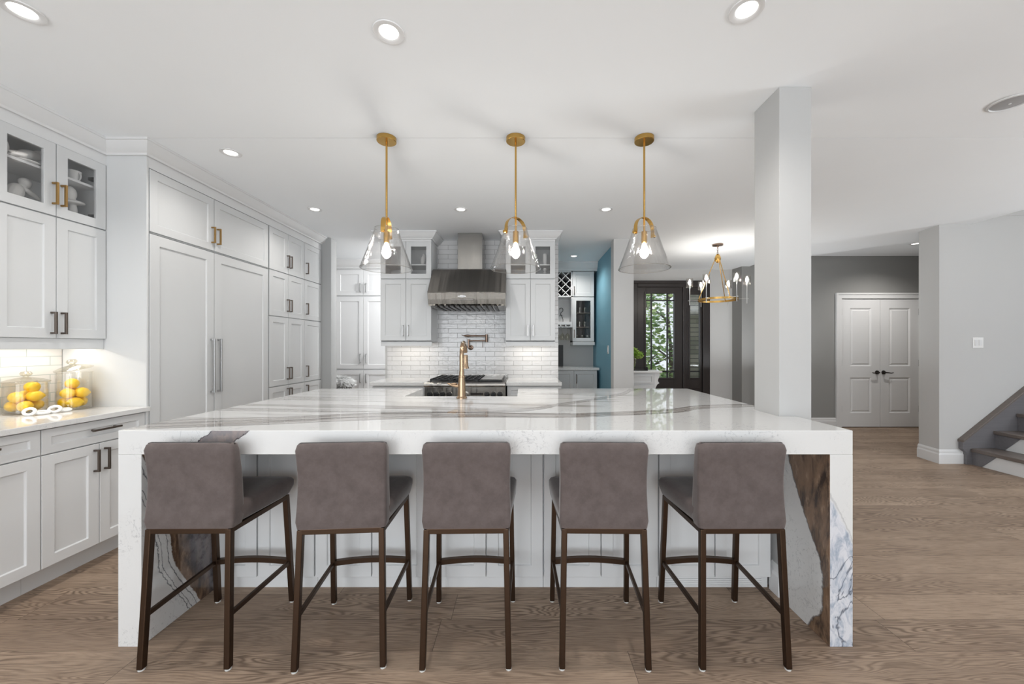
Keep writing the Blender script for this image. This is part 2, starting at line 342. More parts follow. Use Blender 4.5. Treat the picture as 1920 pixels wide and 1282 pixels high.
# ------------------------------------------------------------------ mesh helper
class MB:
    def __init__(s): s.b = bmesh.new()
    def _face(s, vs):
        try: return s.b.faces.new(vs)
        except ValueError: return None
    def box(s, x0, x1, y0, y1, z0, z1, mat=0):
        v = [s.b.verts.new(p) for p in ((x0, y0, z0), (x1, y0, z0), (x1, y1, z0), (x0, y1, z0), (x0, y0, z1), (x1, y0, z1), (x1, y1, z1), (x0, y1, z1))]
        for f in ((0, 3, 2, 1), (4, 5, 6, 7), (0, 1, 5, 4), (1, 2, 6, 5), (2, 3, 7, 6), (3, 0, 4, 7)): s._face([v[i] for i in f]).material_index = mat
        return s
    def loft(s, rings, cap=True, closed=False):
        R = [[s.b.verts.new(p) for p in r] for r in rings]; n = len(R[0])
        for a, b in list(zip(R, R[1:]))+([(R[-1], R[0])] if closed else []):
            for i in range(n): s._face([a[i], a[(i+1) % n], b[(i+1) % n], b[i]])
        if cap and not closed: s._face(list(reversed(R[0]))); s._face(R[-1])
        return s
    def prism(s, poly, axis, a, b):
        def p(q, t): return {'x': (t, q[0], q[1]), 'y': (q[0], t, q[1]), 'z': (q[0], q[1], t)}[axis]
        return s.loft([[p(q, a) for q in poly], [p(q, b) for q in poly]])
    def lathe(s, prof, c=(0, 0, 0), n=32, cap=True):
        return s.loft([[(c[0]+r*math.cos(2*PI*i/n), c[1]+r*math.sin(2*PI*i/n), c[2]+z) for i in range(n)] for r, z in prof], cap)
    def tube(s, pts, r, n=10, cap=True, closed=False):
        P = [Vector(p) for p in pts]; rr = r if isinstance(r, (list, tuple)) else [r]*len(P)
        up = None; rings = []
        for i, p in enumerate(P):
            if closed: t = (P[(i+1) % len(P)]-P[i-1]).normalized()
            else: t = (P[min(i+1, len(P)-1)]-P[max(i-1, 0)]).normalized()
            if up is None: up = t.orthogonal().normalized()
            up = (up-t*up.dot(t)).normalized(); sd = t.cross(up)
            rings.append([tuple(p+up*math.cos(2*PI*k/n)*rr[i]+sd*math.sin(2*PI*k/n)*rr[i]) for k in range(n)])
        return s.loft(rings, cap, closed)
    def bar(s, p0, p1, w, d=None, up=(0, 0, 1)):
        d = d or w; a, b = Vector(p0), Vector(p1); t = (b-a).normalized(); u = Vector(up)
        if abs(t.dot(u)) > 0.95: u = Vector((0, 1, 0))
        sd = t.cross(u).normalized(); u = sd.cross(t)
        return s.loft([[tuple(q+sd*w/2*i+u*d/2*j) for i, j in ((-1, -1), (1, -1), (1, 1), (-1, 1))] for q in (a, b)])
    def ell(s, c, r, n=16, m=10, rot=None):
        mt = Matrix.Translation(c) @ (rot or Matrix.Identity(4)) @ Matrix.Diagonal((*r, 1))
        bmesh.ops.create_uvsphere(s.b, u_segments=n, v_segments=m, radius=1, matrix=mt); return s
def build(name, mb, mat, parent=None, bevel=0, seg=2, smooth=False, loc=None, mods=None, angle=38):
    bmesh.ops.recalc_face_normals(mb.b, faces=mb.b.faces)
    me = bpy.data.meshes.new(name); mb.b.to_mesh(me); mb.b.free()
    for m in (mat if isinstance(mat, (list, tuple)) else [mat]): me.materials.append(m)
    if smooth:
        for p in me.polygons: p.use_smooth = True
        me.set_sharp_from_angle(angle=math.radians(angle))
    o = bpy.data.objects.new(name, me); C.objects.link(o)
    if parent: o.parent = parent
    if loc: o.location = loc
    if bevel:
        b = o.modifiers.new('bevel', 'BEVEL'); b.width = bevel; b.segments = seg; b.limit_method = 'ANGLE'; b.angle_limit = math.radians(40)
    return o
def thing(name, label, cat, loc=(0, 0, 0), rotz=0, group=None):
    o = bpy.data.objects.new(name, None); C.objects.link(o); o.location = loc; o.rotation_euler = (0, 0, rotz)
    o.empty_display_size = 0.1; return tag(o, label, cat, group)
def tag(o, label, cat, group=None):
    o['label'] = label; o['category'] = cat
    if group: o['group'] = group
    return o
def struct(name, mb, mat, bevel=0, **k):
    o = build(name, mb, mat, bevel=bevel, **k); o['kind'] = 'structure'; return o
def copy_tree(o, parent=None):
    c = o.copy(); C.objects.link(c)
    if parent: c.parent = parent
    for ch in list(o.children): copy_tree(ch, c)
    return c
def sweep(mb, path, prof):
    """mitred sweep of profile (out, z) along a plan polyline; out is to the right of travel"""
    P = [Vector(p) for p in path]; nr = []
    for a, b in zip(P, P[1:]): d = (b-a).normalized(); nr.append(Vector((d.y, -d.x)))
    rings = []
    for i, p in enumerate(P):
        if i == 0: o = nr[0]
        elif i == len(P)-1: o = nr[-1]
        else: o = (nr[i-1]+nr[i]); o = o/(o.dot(nr[i]))
        rings.append([(p.x+o.x*a, p.y+o.y*a, z) for a, z in prof])
    return mb.loft(rings)

# ------------------------------------------------------------------ the setting
H = 2.64
struct('floor', MB().box(-3.3, 8.1, -3.5, 7.1, -0.06, 0), M['floor'])
mb = MB(); mb.box(-3.2, 8.05, -3.5, 2.4815, H, H+0.103); mb.box(-3.2, 8.05, 2.484, 3.2, H, H+0.103); mb.box(-3.2, 4.94, 3.2, 4.46, H, H+0.103)
mb.prism([(-3.2, 4.46), (5.5, 4.46), (3.81, 6.15), (3.81, 7.05), (-3.2, 7.05)], 'z', H, H+0.103)
mb.box(3.4, 8.05, 4.3, 7.05, 2.743, 2.84); mb.box(-3.2, 8.05, 2.4, 2.6, H+0.103, H+0.15)
mb.box(4.8, 8.05, 3.1, 4.6, 4.3, 4.4)
struct('ceiling', mb, M['ceiling'])
struct('wall_stairwell', MB().box(4.84, 4.94, 3.2, 4.25, H+0.103, 4.3).box(4.94, 8.05, 3.1, 3.2, H+0.103, 4.3), M['wall'])
mb = MB(); mb.box(-3.16, -3.06, -3.4, -2.9, 0, H); mb.box(-3.16, -3.06, -1.0, 7.0, 0, H); mb.box(-3.16, -3.06, -2.9, -1.0, 0, 0.3); mb.box(-3.16, -3.06, -2.9, -1.0, 2.4, H)
struct('wall_left', mb, M['wall'])
mb = MB(); prev = -3.16
for wx in (-1.75, 0.75, 3.6):
    mb.box(prev, wx-1.1, -3.45, -3.35, 0, H); mb.box(wx-1.1, wx+1.1, -3.45, -3.35, 0, 0.25); mb.box(wx-1.1, wx+1.1, -3.45, -3.35, 2.42, H); prev = wx+1.1
mb.box(prev, 8.05, -3.45, -3.35, 0, H)
struct('wall_rear', mb, M['wall'])
for i, wx in enumerate((-1.75, 0.75, 3.6)):
    mb = MB()
    for a in (-1.1, -0.02, 1.04): mb.box(wx+a, wx+a+0.06, -3.43, -3.37, 0.25, 2.42)
    for z in (0.25, 2.36): mb.box(wx-1.1, wx+1.1, -3.43, -3.37, z, z+0.06)
    struct('window_%d' % (i+1), mb, M['white'])
mb = MB(); mb.box(7.95, 8.05, -3.4, -1.2, 0, H); mb.box(7.95, 8.05, 1.8, 7.0, 0, 4.3); mb.box(7.95, 8.05, -1.2, 1.8, 0, 0.35); mb.box(7.95, 8.05, -1.2, 1.8, 2.4, H)
struct('wall_right', mb, M['wall'])
mb = MB()
for a in (-1.2, 0.27, 1.74): mb.box(7.97, 8.03, a, a+0.06, 0.35, 2.4)
struct('window_4', mb, M['white'])
# kitchen wall with the tile face, mudroom stub, bar walls, foyer
struct('wall_kitchen', MB().box(-1.74, 0.45, 4.86, 5.0, 0, H), M['wall'])
struct('wall_kitchen_tiles', MB().box(-1.71, 0.45, 4.85, 4.86, 0.86, H), M['tile'])
struct('wall_left_tiles', MB().box(-3.06, -3.052, 0.6, 2.544, 0.86, 1.36), M['tile_side'])
struct('wall_pantry_end', MB().box(-3.06, -2.37, 4.75, 4.89, 0, H), M['wall_end_shaded'], bevel=0.004)
struct('wall_bar_side', MB().box(-0.35, -0.25, 5.0, 6.9, 0, H), M['wall'])
struct('wall_bar_back', MB().box(-0.25, 1.19, 6.48, 6.58, 0, H), M['wall'])
struct('wall_blue', MB().box(1.19, 1.20, 4.96, 6.48, 0, H), M['blue'])
struct('wall_divider', MB().box(1.20, 1.39, 4.96, 6.7, 0, H).box(1.14, 1.39, 4.81, 4.96, 0, H), M['wall'])
struct('wall_mudroom', MB().box(-3.06, -0.35, 6.6, 6.7, 0, H), M['wall'])
DX0, DX1 = 1.88, 3.256
mb = MB(); mb.box(1.39, DX0, 6.7, 6.85, 0, H); mb.box(DX1, 3.66, 6.7, 6.85, 0, H); mb.box(DX0, DX1, 6.7, 6.85, 2.44, H)
struct('wall_foyer', mb, M['wall'])
mb = MB(); mb.prism([(3.63, 6.95), (3.68, 6.45), (4.3, 6.45), (4.3, 6.95)], 'z', 0, 2.743)
mb.box(4.3005, 5.10, 6.15, 6.95, 0, 2.743); mb.box(6.35, 8.0, 6.15, 6.4, 0, 2.743); mb.box(5.10, 6.35, 6.15, 6.4, 2.06, 2.743); mb.box(5.10, 6.35, 6.36, 6.4, 0, 2.06)
struct('wall_closet', mb, M['wall_shaded'])
mb = MB(); mb.prism([(4.61, 4.25), (8.0, 4.25), (8.0, 4.51), (4.65, 4.51)], 'z', 0, H+0.103); mb.box(4.90, 8.0, 4.25, 4.51, H+0.103, 4.3)
struct('wall_stair', mb, M['wall'], bevel=0.004)
struct('wall_column', MB().box(1.333, 1.50, 1.994, 2.21, 0, H), M['column'], bevel=0.003)
# trims
BB = [(0, 0), (0.018, 0), (0.018, 0.10), (0.012, 0.115), (0.012, 0.135), (0.004, 0.155), (0, 0.155)]
mb = MB(); sweep(mb, [(4.90, 4.25), (4.61, 4.25), (4.65, 4.51)][::1], [(-a, z) for a, z in BB]); struct('baseboard_stair', mb, M['white'])
mb = MB(); sweep(mb, [(4.32, 6.15), (5.01, 6.15)], BB); sweep(mb, [(3.69, 6.45), (4.29, 6.45)], BB); sweep(mb, [(6.44, 6.15), (7.9, 6.15)], BB); struct('baseboard_closet', mb, M['white'])
mb = MB(); sweep(mb, [(1.40, 6.7), (1.86, 6.7)], BB); sweep(mb, [(3.27, 6.7), (3.62, 6.7)], BB); struct('baseboard_foyer', mb, M['white'])
mb = MB(); sweep(mb, [(1.333, 2.05), (1.333, 1.994), (1.50, 1.994), (1.50, 2.21)], BB); struct('baseboard_column', mb, M['white'])
CR = [(0, 2.555), (0.012, 2.555), (0.016, 2.567), (0.03, 2.575), (0.05, 2.595), (0.066, 2.618), (0.07, 2.624), (0.078, 2.625), (0.078, 2.6395), (0, 2.6395)]
mb = MB(); sweep(mb, [(-2.756, 1.96), (-2.756, 2.544), (-2.49, 2.544), (-2.49, 4.748)], CR); struct('trim_1', mb, M['crown'], smooth=True, angle=30)
mb = MB(); sweep(mb, [(-1.676, 4.85), (-1.676, 4.52), (-1.075, 4.52), (-1.075, 4.85)], CR); struct('trim_2', mb, M['crown'], smooth=True, angle=30)
mb = MB(); sweep(mb, [(-0.20, 4.85), (-0.20, 4.52), (0.385, 4.52), (0.385, 4.85)], CR); struct('trim_3', mb, M['crown'], smooth=True, angle=30)
mb = MB(); sweep(mb, [(-0.25, 6.15), (1.19, 6.15)], [(a*1.2, H-(H-z)*1.6) for a, z in CR]); struct('trim_4', mb, M['crown'], smooth=True, angle=30)
mb = MB(); sweep(mb, [(-3.06, 6.0), (-1.2, 6.0)], [(a*1.4, H-(H-z)*1.5) for a, z in CR]); struct('trim_5', mb, M['crown'], smooth=True, angle=30)
# flat frieze boards between doors and crown
struct('trim_6', MB().box(-3.05, -2.76, 1.97, 2.544, 2.49, 2.6395).box(-3.05, -2.494, 2.546, 4.748, 2.485, 2.6395), M['crown'])
struct('trim_7', MB().box(-1.674, -1.077, 4.525, 4.85, 2.53, 2.6395).box(-0.198, 0.383, 4.525, 4.85, 2.53, 2.6395), M['crown'])
struct('trim_8', MB().box(-0.25, 1.19, 6.155, 6.48, 2.503, 2.6395).box(-3.05, -1.2, 6.005, 6.6, 2.50, 2.6395), M['crown'])
# tall side panel facing the camera
struct('trim_9', MB().box(-3.05, -2.492, 2.544, 2.56, 0.0, 2.555), M['cabinet'], bevel=0.002)

# ------------------------------------------------------------------ cabinetry
def door_mb(x0, x1, z0, z1, fw=0.056, glassy=False, t=0.02, rec=0.009):
    mb = MB(); b = mb.b
    def q(i, y): return [b.verts.new(p) for p in ((x0+i, y, z0+i), (x1-i, y, z0+i), (x1-i, y, z1-i), (x0+i, y, z1-i))]
    B, Fo = q(0, 0), q(0, -t)
    def ring(a, c):
        for i in range(4): mb._face([a[i], a[(i+1) % 4], c[(i+1) % 4], c[i]])
    ring(B, Fo)
    if fw <= 0: mb._face(Fo); mb._face(B[::-1]); return mb
    I = q(fw, -t); ring(Fo, I)
    if glassy:
        J = q(fw, 0); ring(I, J); ring(J, B)
    else:
        R = q(fw+0.003, -t+rec); ring(I, R); mb._face(R); mb._face(B[::-1])
    return mb
def pull(parent, x, z, L, vertical=True, mat='pull_dark', y=-0.02, th=0.011, out=0.034):
    mb = MB(); h = th/2
    if vertical:
        mb.box(x-h, x+h, y-out, y-out+th, z-L/2, z+L/2)
        for s_ in (-1, 1): mb.box(x-h, x+h, y-out+th, y, z+s_*(L/2-h)-h, z+s_*(L/2-h)+h)
    else:
        mb.box(x-L/2, x+L/2, y-out, y-out+th, z-h, z+h)
        for s_ in (-1, 1): mb.box(x+s_*(L/2-0.02)-h, x+s_*(L/2-0.02)+h, y-out+th, y, z-h, z+h)
    return build('handle', mb, M[mat], parent, bevel=0.0015)
def add_door(t, x0, x1, z0, z1, kind='door', hd=None, mat='cabinet', hm='pull_dark', g=0.002, fw=0.056):
    nm = 'drawer' if kind == 'drawer' else 'door'
    d = build(nm, door_mb(x0+g, x1-g, z0+g, z1-g, 0.042 if kind == 'drawer' else fw, kind == 'glass'), M[mat], t, bevel=0.0012, seg=1)
    if kind == 'glass': build('glass_pane', MB().box(x0+fw, x1-fw, -0.010, -0.006, z0+fw, z1-fw), M['glass'], d)
    if hd:
        if hd[0] == 'V': pull(d, hd[1], hd[2], hd[3], True, hm, th=hd[4] if len(hd) > 4 else 0.011)
        else: pull(d, hd[1], hd[2], hd[3], False, hm)
    return d
def body(t, w, d, z0, z1, hollow=None, mat='cabinet', toe=None, ins=None):
    mb = MB(); y0 = 0.001
    if hollow:
        a, b_ = hollow; p = 0.018
        mb.box(0, p, y0, d, a, b_); mb.box(w-p, w, y0, d, a, b_); mb.box(p, w-p, d-p, d, a, b_); mb.box(p, w-p, y0, d-p, a, a+p); mb.box(p, w-p, y0, d-p, b_-p, b_)
        if a > z0+1e-4: mb.box(0, w, y0, d, z0, a)
        if b_ < z1-1e-4: mb.box(0, w, y0, d, b_, z1)
    else: mb.box(0, w, y0, d, z0, z1)
    o = build('body', mb, M[mat], t)
    if toe: build('toe_board', MB().box(0, w, toe, toe+0.016, 0, z0-0.001), M[mat], t)
    return o
ROT = PI/2   # local -y faces +X
# left base units (face plane X=-2.5)
def base_left(y0, label):
    t = thing('base_cabinet', label, 'cabinet', (-2.52, y0, 0), ROT)
    wd = 0.55; body(t, wd, 0.53, 0.13, 0.862, toe=0.085, mat='brightened_base')
    h = wd/2
    add_door(t, 0, wd, 0.725, 0.858, 'drawer', ('H', h+0.02, 0.805, 0.16), mat='brightened_base')
    add_door(t, 0, h, 0.13, 0.722, 'door', ('V', h-0.028, 0.625, 0.13), mat='brightened_base'); add_door(t, h, wd, 0.13, 0.722, 'door', ('V', h+0.028, 0.625, 0.13), mat='brightened_base')
    return t
base_left(1.994, 'pale grey base cabinet with one drawer over two doors, below the taller lemon jar')
base_left(1.443, 'pale grey base cabinet cut off by the left edge of the photo')
ct = build('side_worktop', MB().box(-3.058, -2.465, 0.9, 2.543, 0.865, 0.895), M['quartz'], bevel=0.003); tag(ct, 'white quartz worktop on the left base cabinets carrying the two lemon jars', 'countertop')
# left upper unit
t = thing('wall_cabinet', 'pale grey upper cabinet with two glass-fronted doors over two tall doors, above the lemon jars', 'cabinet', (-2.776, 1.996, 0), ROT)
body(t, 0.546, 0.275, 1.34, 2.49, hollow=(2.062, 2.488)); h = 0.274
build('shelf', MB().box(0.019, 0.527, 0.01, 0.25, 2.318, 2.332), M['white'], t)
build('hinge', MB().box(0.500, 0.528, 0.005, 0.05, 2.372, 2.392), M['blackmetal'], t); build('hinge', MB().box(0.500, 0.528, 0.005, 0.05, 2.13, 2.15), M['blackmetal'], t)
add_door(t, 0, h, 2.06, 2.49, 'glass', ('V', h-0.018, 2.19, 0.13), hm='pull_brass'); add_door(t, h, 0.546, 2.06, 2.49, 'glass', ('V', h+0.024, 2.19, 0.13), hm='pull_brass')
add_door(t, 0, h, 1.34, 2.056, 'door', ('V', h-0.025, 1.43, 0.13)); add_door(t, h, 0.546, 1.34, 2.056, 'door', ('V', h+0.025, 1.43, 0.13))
build('light_rail', MB().box(0, 0.546, -0.004, 0.014, 1.276, 1.34).box(0, 0.546, 0.0, 0.274, 1.325, 1.339), M['cabinet'], t, bevel=0.002)
ls = build('light_strip', MB().box(0.0, 0.5, 0.10, 0.12, 1.318, 1.325), M['strip'], t)
a_ = area('undercab_left_lamp', (-2.90, 2.2, 1.312), (0, 0, 0), 0.03, 0.6, LP['undercab_left'], (1.0, 0.91, 0.78))
# column fridge and freezer behind matching panels
FP = -2.51
def tall(name, label, cat, y0, wd, z0, z1, dp=0.53, toe=None):
    t = thing(name, label, cat, (FP, y0, 0), ROT); body(t, wd, dp, z0, z1, toe=toe); return t
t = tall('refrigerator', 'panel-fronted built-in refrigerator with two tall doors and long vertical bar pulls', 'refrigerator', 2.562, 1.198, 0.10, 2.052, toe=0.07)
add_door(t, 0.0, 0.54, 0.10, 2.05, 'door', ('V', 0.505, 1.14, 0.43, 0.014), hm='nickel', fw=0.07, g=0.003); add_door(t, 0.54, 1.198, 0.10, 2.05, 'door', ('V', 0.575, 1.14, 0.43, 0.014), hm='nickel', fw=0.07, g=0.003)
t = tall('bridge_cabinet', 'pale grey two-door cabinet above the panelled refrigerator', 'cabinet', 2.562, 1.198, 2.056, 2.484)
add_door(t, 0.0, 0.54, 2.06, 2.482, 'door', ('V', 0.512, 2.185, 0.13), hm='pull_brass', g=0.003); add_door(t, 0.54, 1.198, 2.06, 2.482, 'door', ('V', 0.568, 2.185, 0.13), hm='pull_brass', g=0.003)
ZR = [(2.06, 2.482, 2.19), (1.60, 2.056, 1.725), (0.891, 1.596, 1.01), (0.13, 0.887, 0.79)]
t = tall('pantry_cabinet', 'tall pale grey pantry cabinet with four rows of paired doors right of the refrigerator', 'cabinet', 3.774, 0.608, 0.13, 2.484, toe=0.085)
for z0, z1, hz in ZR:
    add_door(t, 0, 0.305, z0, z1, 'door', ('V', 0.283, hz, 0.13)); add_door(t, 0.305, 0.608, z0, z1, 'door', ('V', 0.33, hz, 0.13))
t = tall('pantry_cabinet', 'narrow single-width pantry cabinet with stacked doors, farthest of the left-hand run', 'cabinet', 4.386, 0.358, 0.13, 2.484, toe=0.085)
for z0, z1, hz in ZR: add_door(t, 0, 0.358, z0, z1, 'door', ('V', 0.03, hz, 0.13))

# back run uppers (face plane Y=4.52)
def front_unit(name, label, x0, wd, yf, dp, z0, z1, hollow=None, toe=None, mat='cabinet', cat='cabinet'):
    t = thing(name, label, cat, (x0, yf, 0), 0); body(t, wd, dp, z0, z1, hollow=hollow, toe=toe, mat=mat); return t
for x0, wd, lab in ((-1.676, 0.600, 'pale grey upper cabinet with glass top doors left of the steel range hood'), (-0.20, 0.583, 'pale grey upper cabinet with glass top doors right of the steel range hood')):
    t = front_unit('wall_cabinet', lab, x0, wd, 4.54, 0.31, 1.362, 2.53, hollow=(2.09, 2.528)); h = wd/2
    build('shelf', MB().box(0.02, wd-0.02, 0.01, 0.28, 2.255, 2.268), M['white'], t)
    for s_ in (0, 1):
        add_door(t, s_*h, (s_+1)*h, 2.09, 2.53, 'glass', None, fw=0.058)
        add_door(t, s_*h, (s_+1)*h, 1.362, 2.086, 'door', ('V', h+(-0.03 if s_ == 0 else 0.03), 1.48, 0.13), hm='nickel')
    build('light_rail', MB().box(0, wd, 0, 0.018, 1.30, 1.36).box(0, wd, 0.0, 0.3, 1.35, 1.361), M['cabinet'], t, bevel=0.002)
    build('light_strip', MB().box(0.05, wd-0.05, 0.12, 0.14, 1.343, 1.35), M['strip'], t)
    area('undercab_back_lamp', (x0+wd/2, 4.66, 1.338), (math.radians(0), 0, 0), wd*0.8, 0.03, LP['undercab_back']/2, (1.0, 0.92, 0.80))
# back run bases
for x0, wd, lab in ((-1.66, 0.585, 'pale grey base cabinet left of the steel range'), (-0.172, 0.60, 'pale grey base cabinet right of the steel range')):
    t = front_unit('base_cabinet', lab, x0, wd, 4.26, 0.585, 0.11, 0.858, toe=0.07); h = wd/2
    add_door(t, 0, wd, 0.72, 0.856, 'drawer', ('H', h, 0.79, 0.13))
    add_door(t, 0, h, 0.11, 0.716, 'door', ('V', h-0.03, 0.62, 0.13)); add_door(t, h, wd, 0.11, 0.716, 'door', ('V', h+0.03, 0.62, 0.13))
tag(build('side_worktop', MB().box(-1.685, -1.072, 4.215, 4.849, 0.860, 0.90), M['quartz'], bevel=0.003), 'short white quartz worktop left of the range under the tiled wall', 'countertop')
tag(build('side_worktop', MB().box(-0.182, 0.43, 4.215, 4.849, 0.860, 0.90), M['quartz'], bevel=0.003), 'short white quartz worktop right of the range under the tiled wall', 'countertop')
# mudroom tall unit
t = front_unit('tall_cabinet', 'bright white tall cabinet with paired doors in the room beyond the pantry', -2.92, 0.86, 6.02, 0.57, 0.1, 2.50, mat='bright_cabinet')
for s_ in (0, 1):
    hx = 0.43+(-0.045 if s_ == 0 else 0.045)
    for z0, z1, hz in ((2.09, 2.49, 2.21), (0.945, 2.07, 1.11), (0.1, 0.925, 0.80)): add_door(t, 0.43*s_, 0.43*(s_+1), z0, z1, 'door', ('V', hx, hz, 0.14), mat='bright_cabinet', hm='nickel', fw=0.07)
t = front_unit('tall_cabinet', 'bright white cabinet beside the paired doors, mostly hidden behind the kitchen wall', -2.05, 0.86, 6.02, 0.57, 0.1, 2.50, mat='bright_cabinet')
for z0, z1 in ((2.09, 2.49), (0.945, 2.07), (0.1, 0.925)): add_door(t, 0, 0.43, z0, z1, 'door', mat='bright_cabinet', fw=0.07); add_door(t, 0.43, 0.86, z0, z1, 'door', mat='bright_cabinet', fw=0.07)
md = bpy.data.lights.new('mudroom_lamp', 'AREA'); md.energy = LP['mudroom']; md.size = 0.5;  mo = bpy.data.objects.new('mudroom_lamp', md); C.objects.link(mo); mo.location = (-1.05, 5.40, 2.56); mo.rotation_euler = (math.radians(22), math.radians(42), 0)  # hidden light added to brighten the mudroom cabinets, no fixture built

# ------------------------------------------------------------------ island
isl = thing('island_worktop', 'large white quartz waterfall island top with grey-brown veining', 'countertop', (-0.16, 2.48, 0))
OX, OY = 0.16, -2.48
def sh(p): return (p[0]+OX, p[1]+OY)
X0, X1, Y0, Y1, ZT, ZB = -1.74, 1.42, 1.651, 3.318, 0.93, 0.827
outline = [(X0, Y0), (X1, Y0), (X1, 1.990), (1.331, 1.990), (1.331, 2.214), (X1, 2.214), (X1, Y1), (-0.04, Y1), (-0.04, 2.80), (-0.862, 2.80), (-0.862, Y1), (X0, Y1)]
mb = MB(); mb.prism([sh(p) for p in outline], 'z', ZB, ZT)
bmesh.ops.recalc_face_normals(mb.b, faces=mb.b.faces)
for f in mb.b.faces: f.material_index = 0 if f.normal.z > 0.9 else 1
build('slab', mb, [M['qtop'], M['qfront']], isl, bevel=0.0025)
build('waterfall_leg', MB().box(X0+OX, X0+0.10+OX, Y0+OY, Y1+OY, 0, ZB), M['qleft'], isl, bevel=0.002)
build('waterfall_leg', MB().box(X1-0.10+OX, X1+OX, Y0+OY, 1.965+OY, 0, ZB), M['qright'], isl, bevel=0.002)
wins = ['behind the first bar stool from the left', 'behind the second bar stool from the left', 'behind the middle bar stool', 'behind the fourth bar stool from the left', 'behind the rightmost bar stool, over the floor grille']
xs = [-1.632, -1.10, -0.496, 0.11, 0.719, 1.315]
for i in range(5):
    a, b_ = xs[i]+0.001, xs[i+1]-0.001; wd = b_-a
    t = thing('island_cabinet', 'pale grey two-door island cabinet '+wins[i], 'cabinet', (a, 2.05, 0), 0)
    mb = MB(); mb.box(0, wd, 0.001, 0.60, 0.07, 0.826); mb.box(0, wd, 0.601, 1.20, 0.07, 0.60)
    build('body', mb, M['brightened_base'], t); build('toe_board', MB().box(0, wd, 0.012, 0.028, 0, 0.069), M['brightened_base'], t)
    if i == 0: cut = [(0, 0.226), (0.228, wd)]
    else: cut = [(0, wd/2), (wd/2, wd)]
    for p, q in cut: add_door(t, p, q, 0.07, 0.822, 'door', fw=0.06, g=0.003, mat='brightened_base')
mb = MB()
for k in range(5): mb.box(0, 0.52, 0, 0.006, 0.012+k*0.011, 0.017+k*0.011)
mb.box(0, 0.52, 0.006, 0.009, 0.008, 0.066)
tag(build('floor_grille', mb, [M['white']], loc=(0.757, 2.052, 0)), 'long white louvred vent grille low on the island behind the rightmost stool', 'vent')
# sink
sk = thing('farmhouse_sink', 'white apron-front sink let into the far side of the island', 'sink', (-0.451, 3.06, 0.6))
mb = MB(); r0 = lambda i, z, o=0: [(-0.405+i, -0.262+i+o, z), (0.405-i, -0.262+i+o, z), (0.405-i, 0.262-i, z), (-0.405+i, 0.262-i, z)]
mb.loft([r0(0, 0.0), r0(0, 0.262), r0(0.022, 0.265), r0(0.03, 0.06), r0(0.05, 0.035)], cap=True)
build('basin', mb, M['porcelain'], sk, bevel=0.006, seg=3); build('drain', MB().lathe([(0.045, 0.036), (0.045, 0.042), (0.03, 0.042), (0.02, 0.038)], (0, 0, 0)), M['nickel'], sk, smooth=True)
# faucet
fa = thing('kitchen_faucet', 'champagne bronze gooseneck pull-down faucet on the island beside the sink', 'faucet', (-0.427, 2.69, 0.93))
build('base', MB().lathe([(0.037, 0), (0.037, 0.008), (0.030, 0.014), (0.027, 0.05), (0.0265, 0.10), (0.022, 0.145), (0.0245, 0.147), (0.0245, 0.155), (0.0195, 0.158), (0.0175, 0.19)]), M['faucet'], fa, smooth=True)
pts = [(0, 0, 0.17), (0, 0, 0.22), (0, 0, 0.29)]+[(0, 0.088*(1-math.cos(a)), 0.30+0.088*math.sin(a)) for a in [PI*k/14 for k in range(0, 14)]]
build('spout', MB().tube(pts, 0.016, 14), M['faucet'], fa, smooth=True)
build('spray_head', MB().lathe([(0.016, 0.30), (0.0185, 0.285), (0.019, 0.25), (0.021, 0.22), (0.026, 0.205), (0.026, 0.198), (0.018, 0.196)], (0, 0.176, 0)), M['faucet'], fa, smooth=True)
build('lever', MB().tube([(-0.018, 0, 0.085), (-0.045, 0, 0.087), (-0.07, 0, 0.093), (-0.10, 0, 0.104)], [0.013, 0.011, 0.009, 0.005], 10).ell((-0.055, 0, 0.10), (0.025, 0.014, 0.009)), M['faucet'], fa, smooth=True)

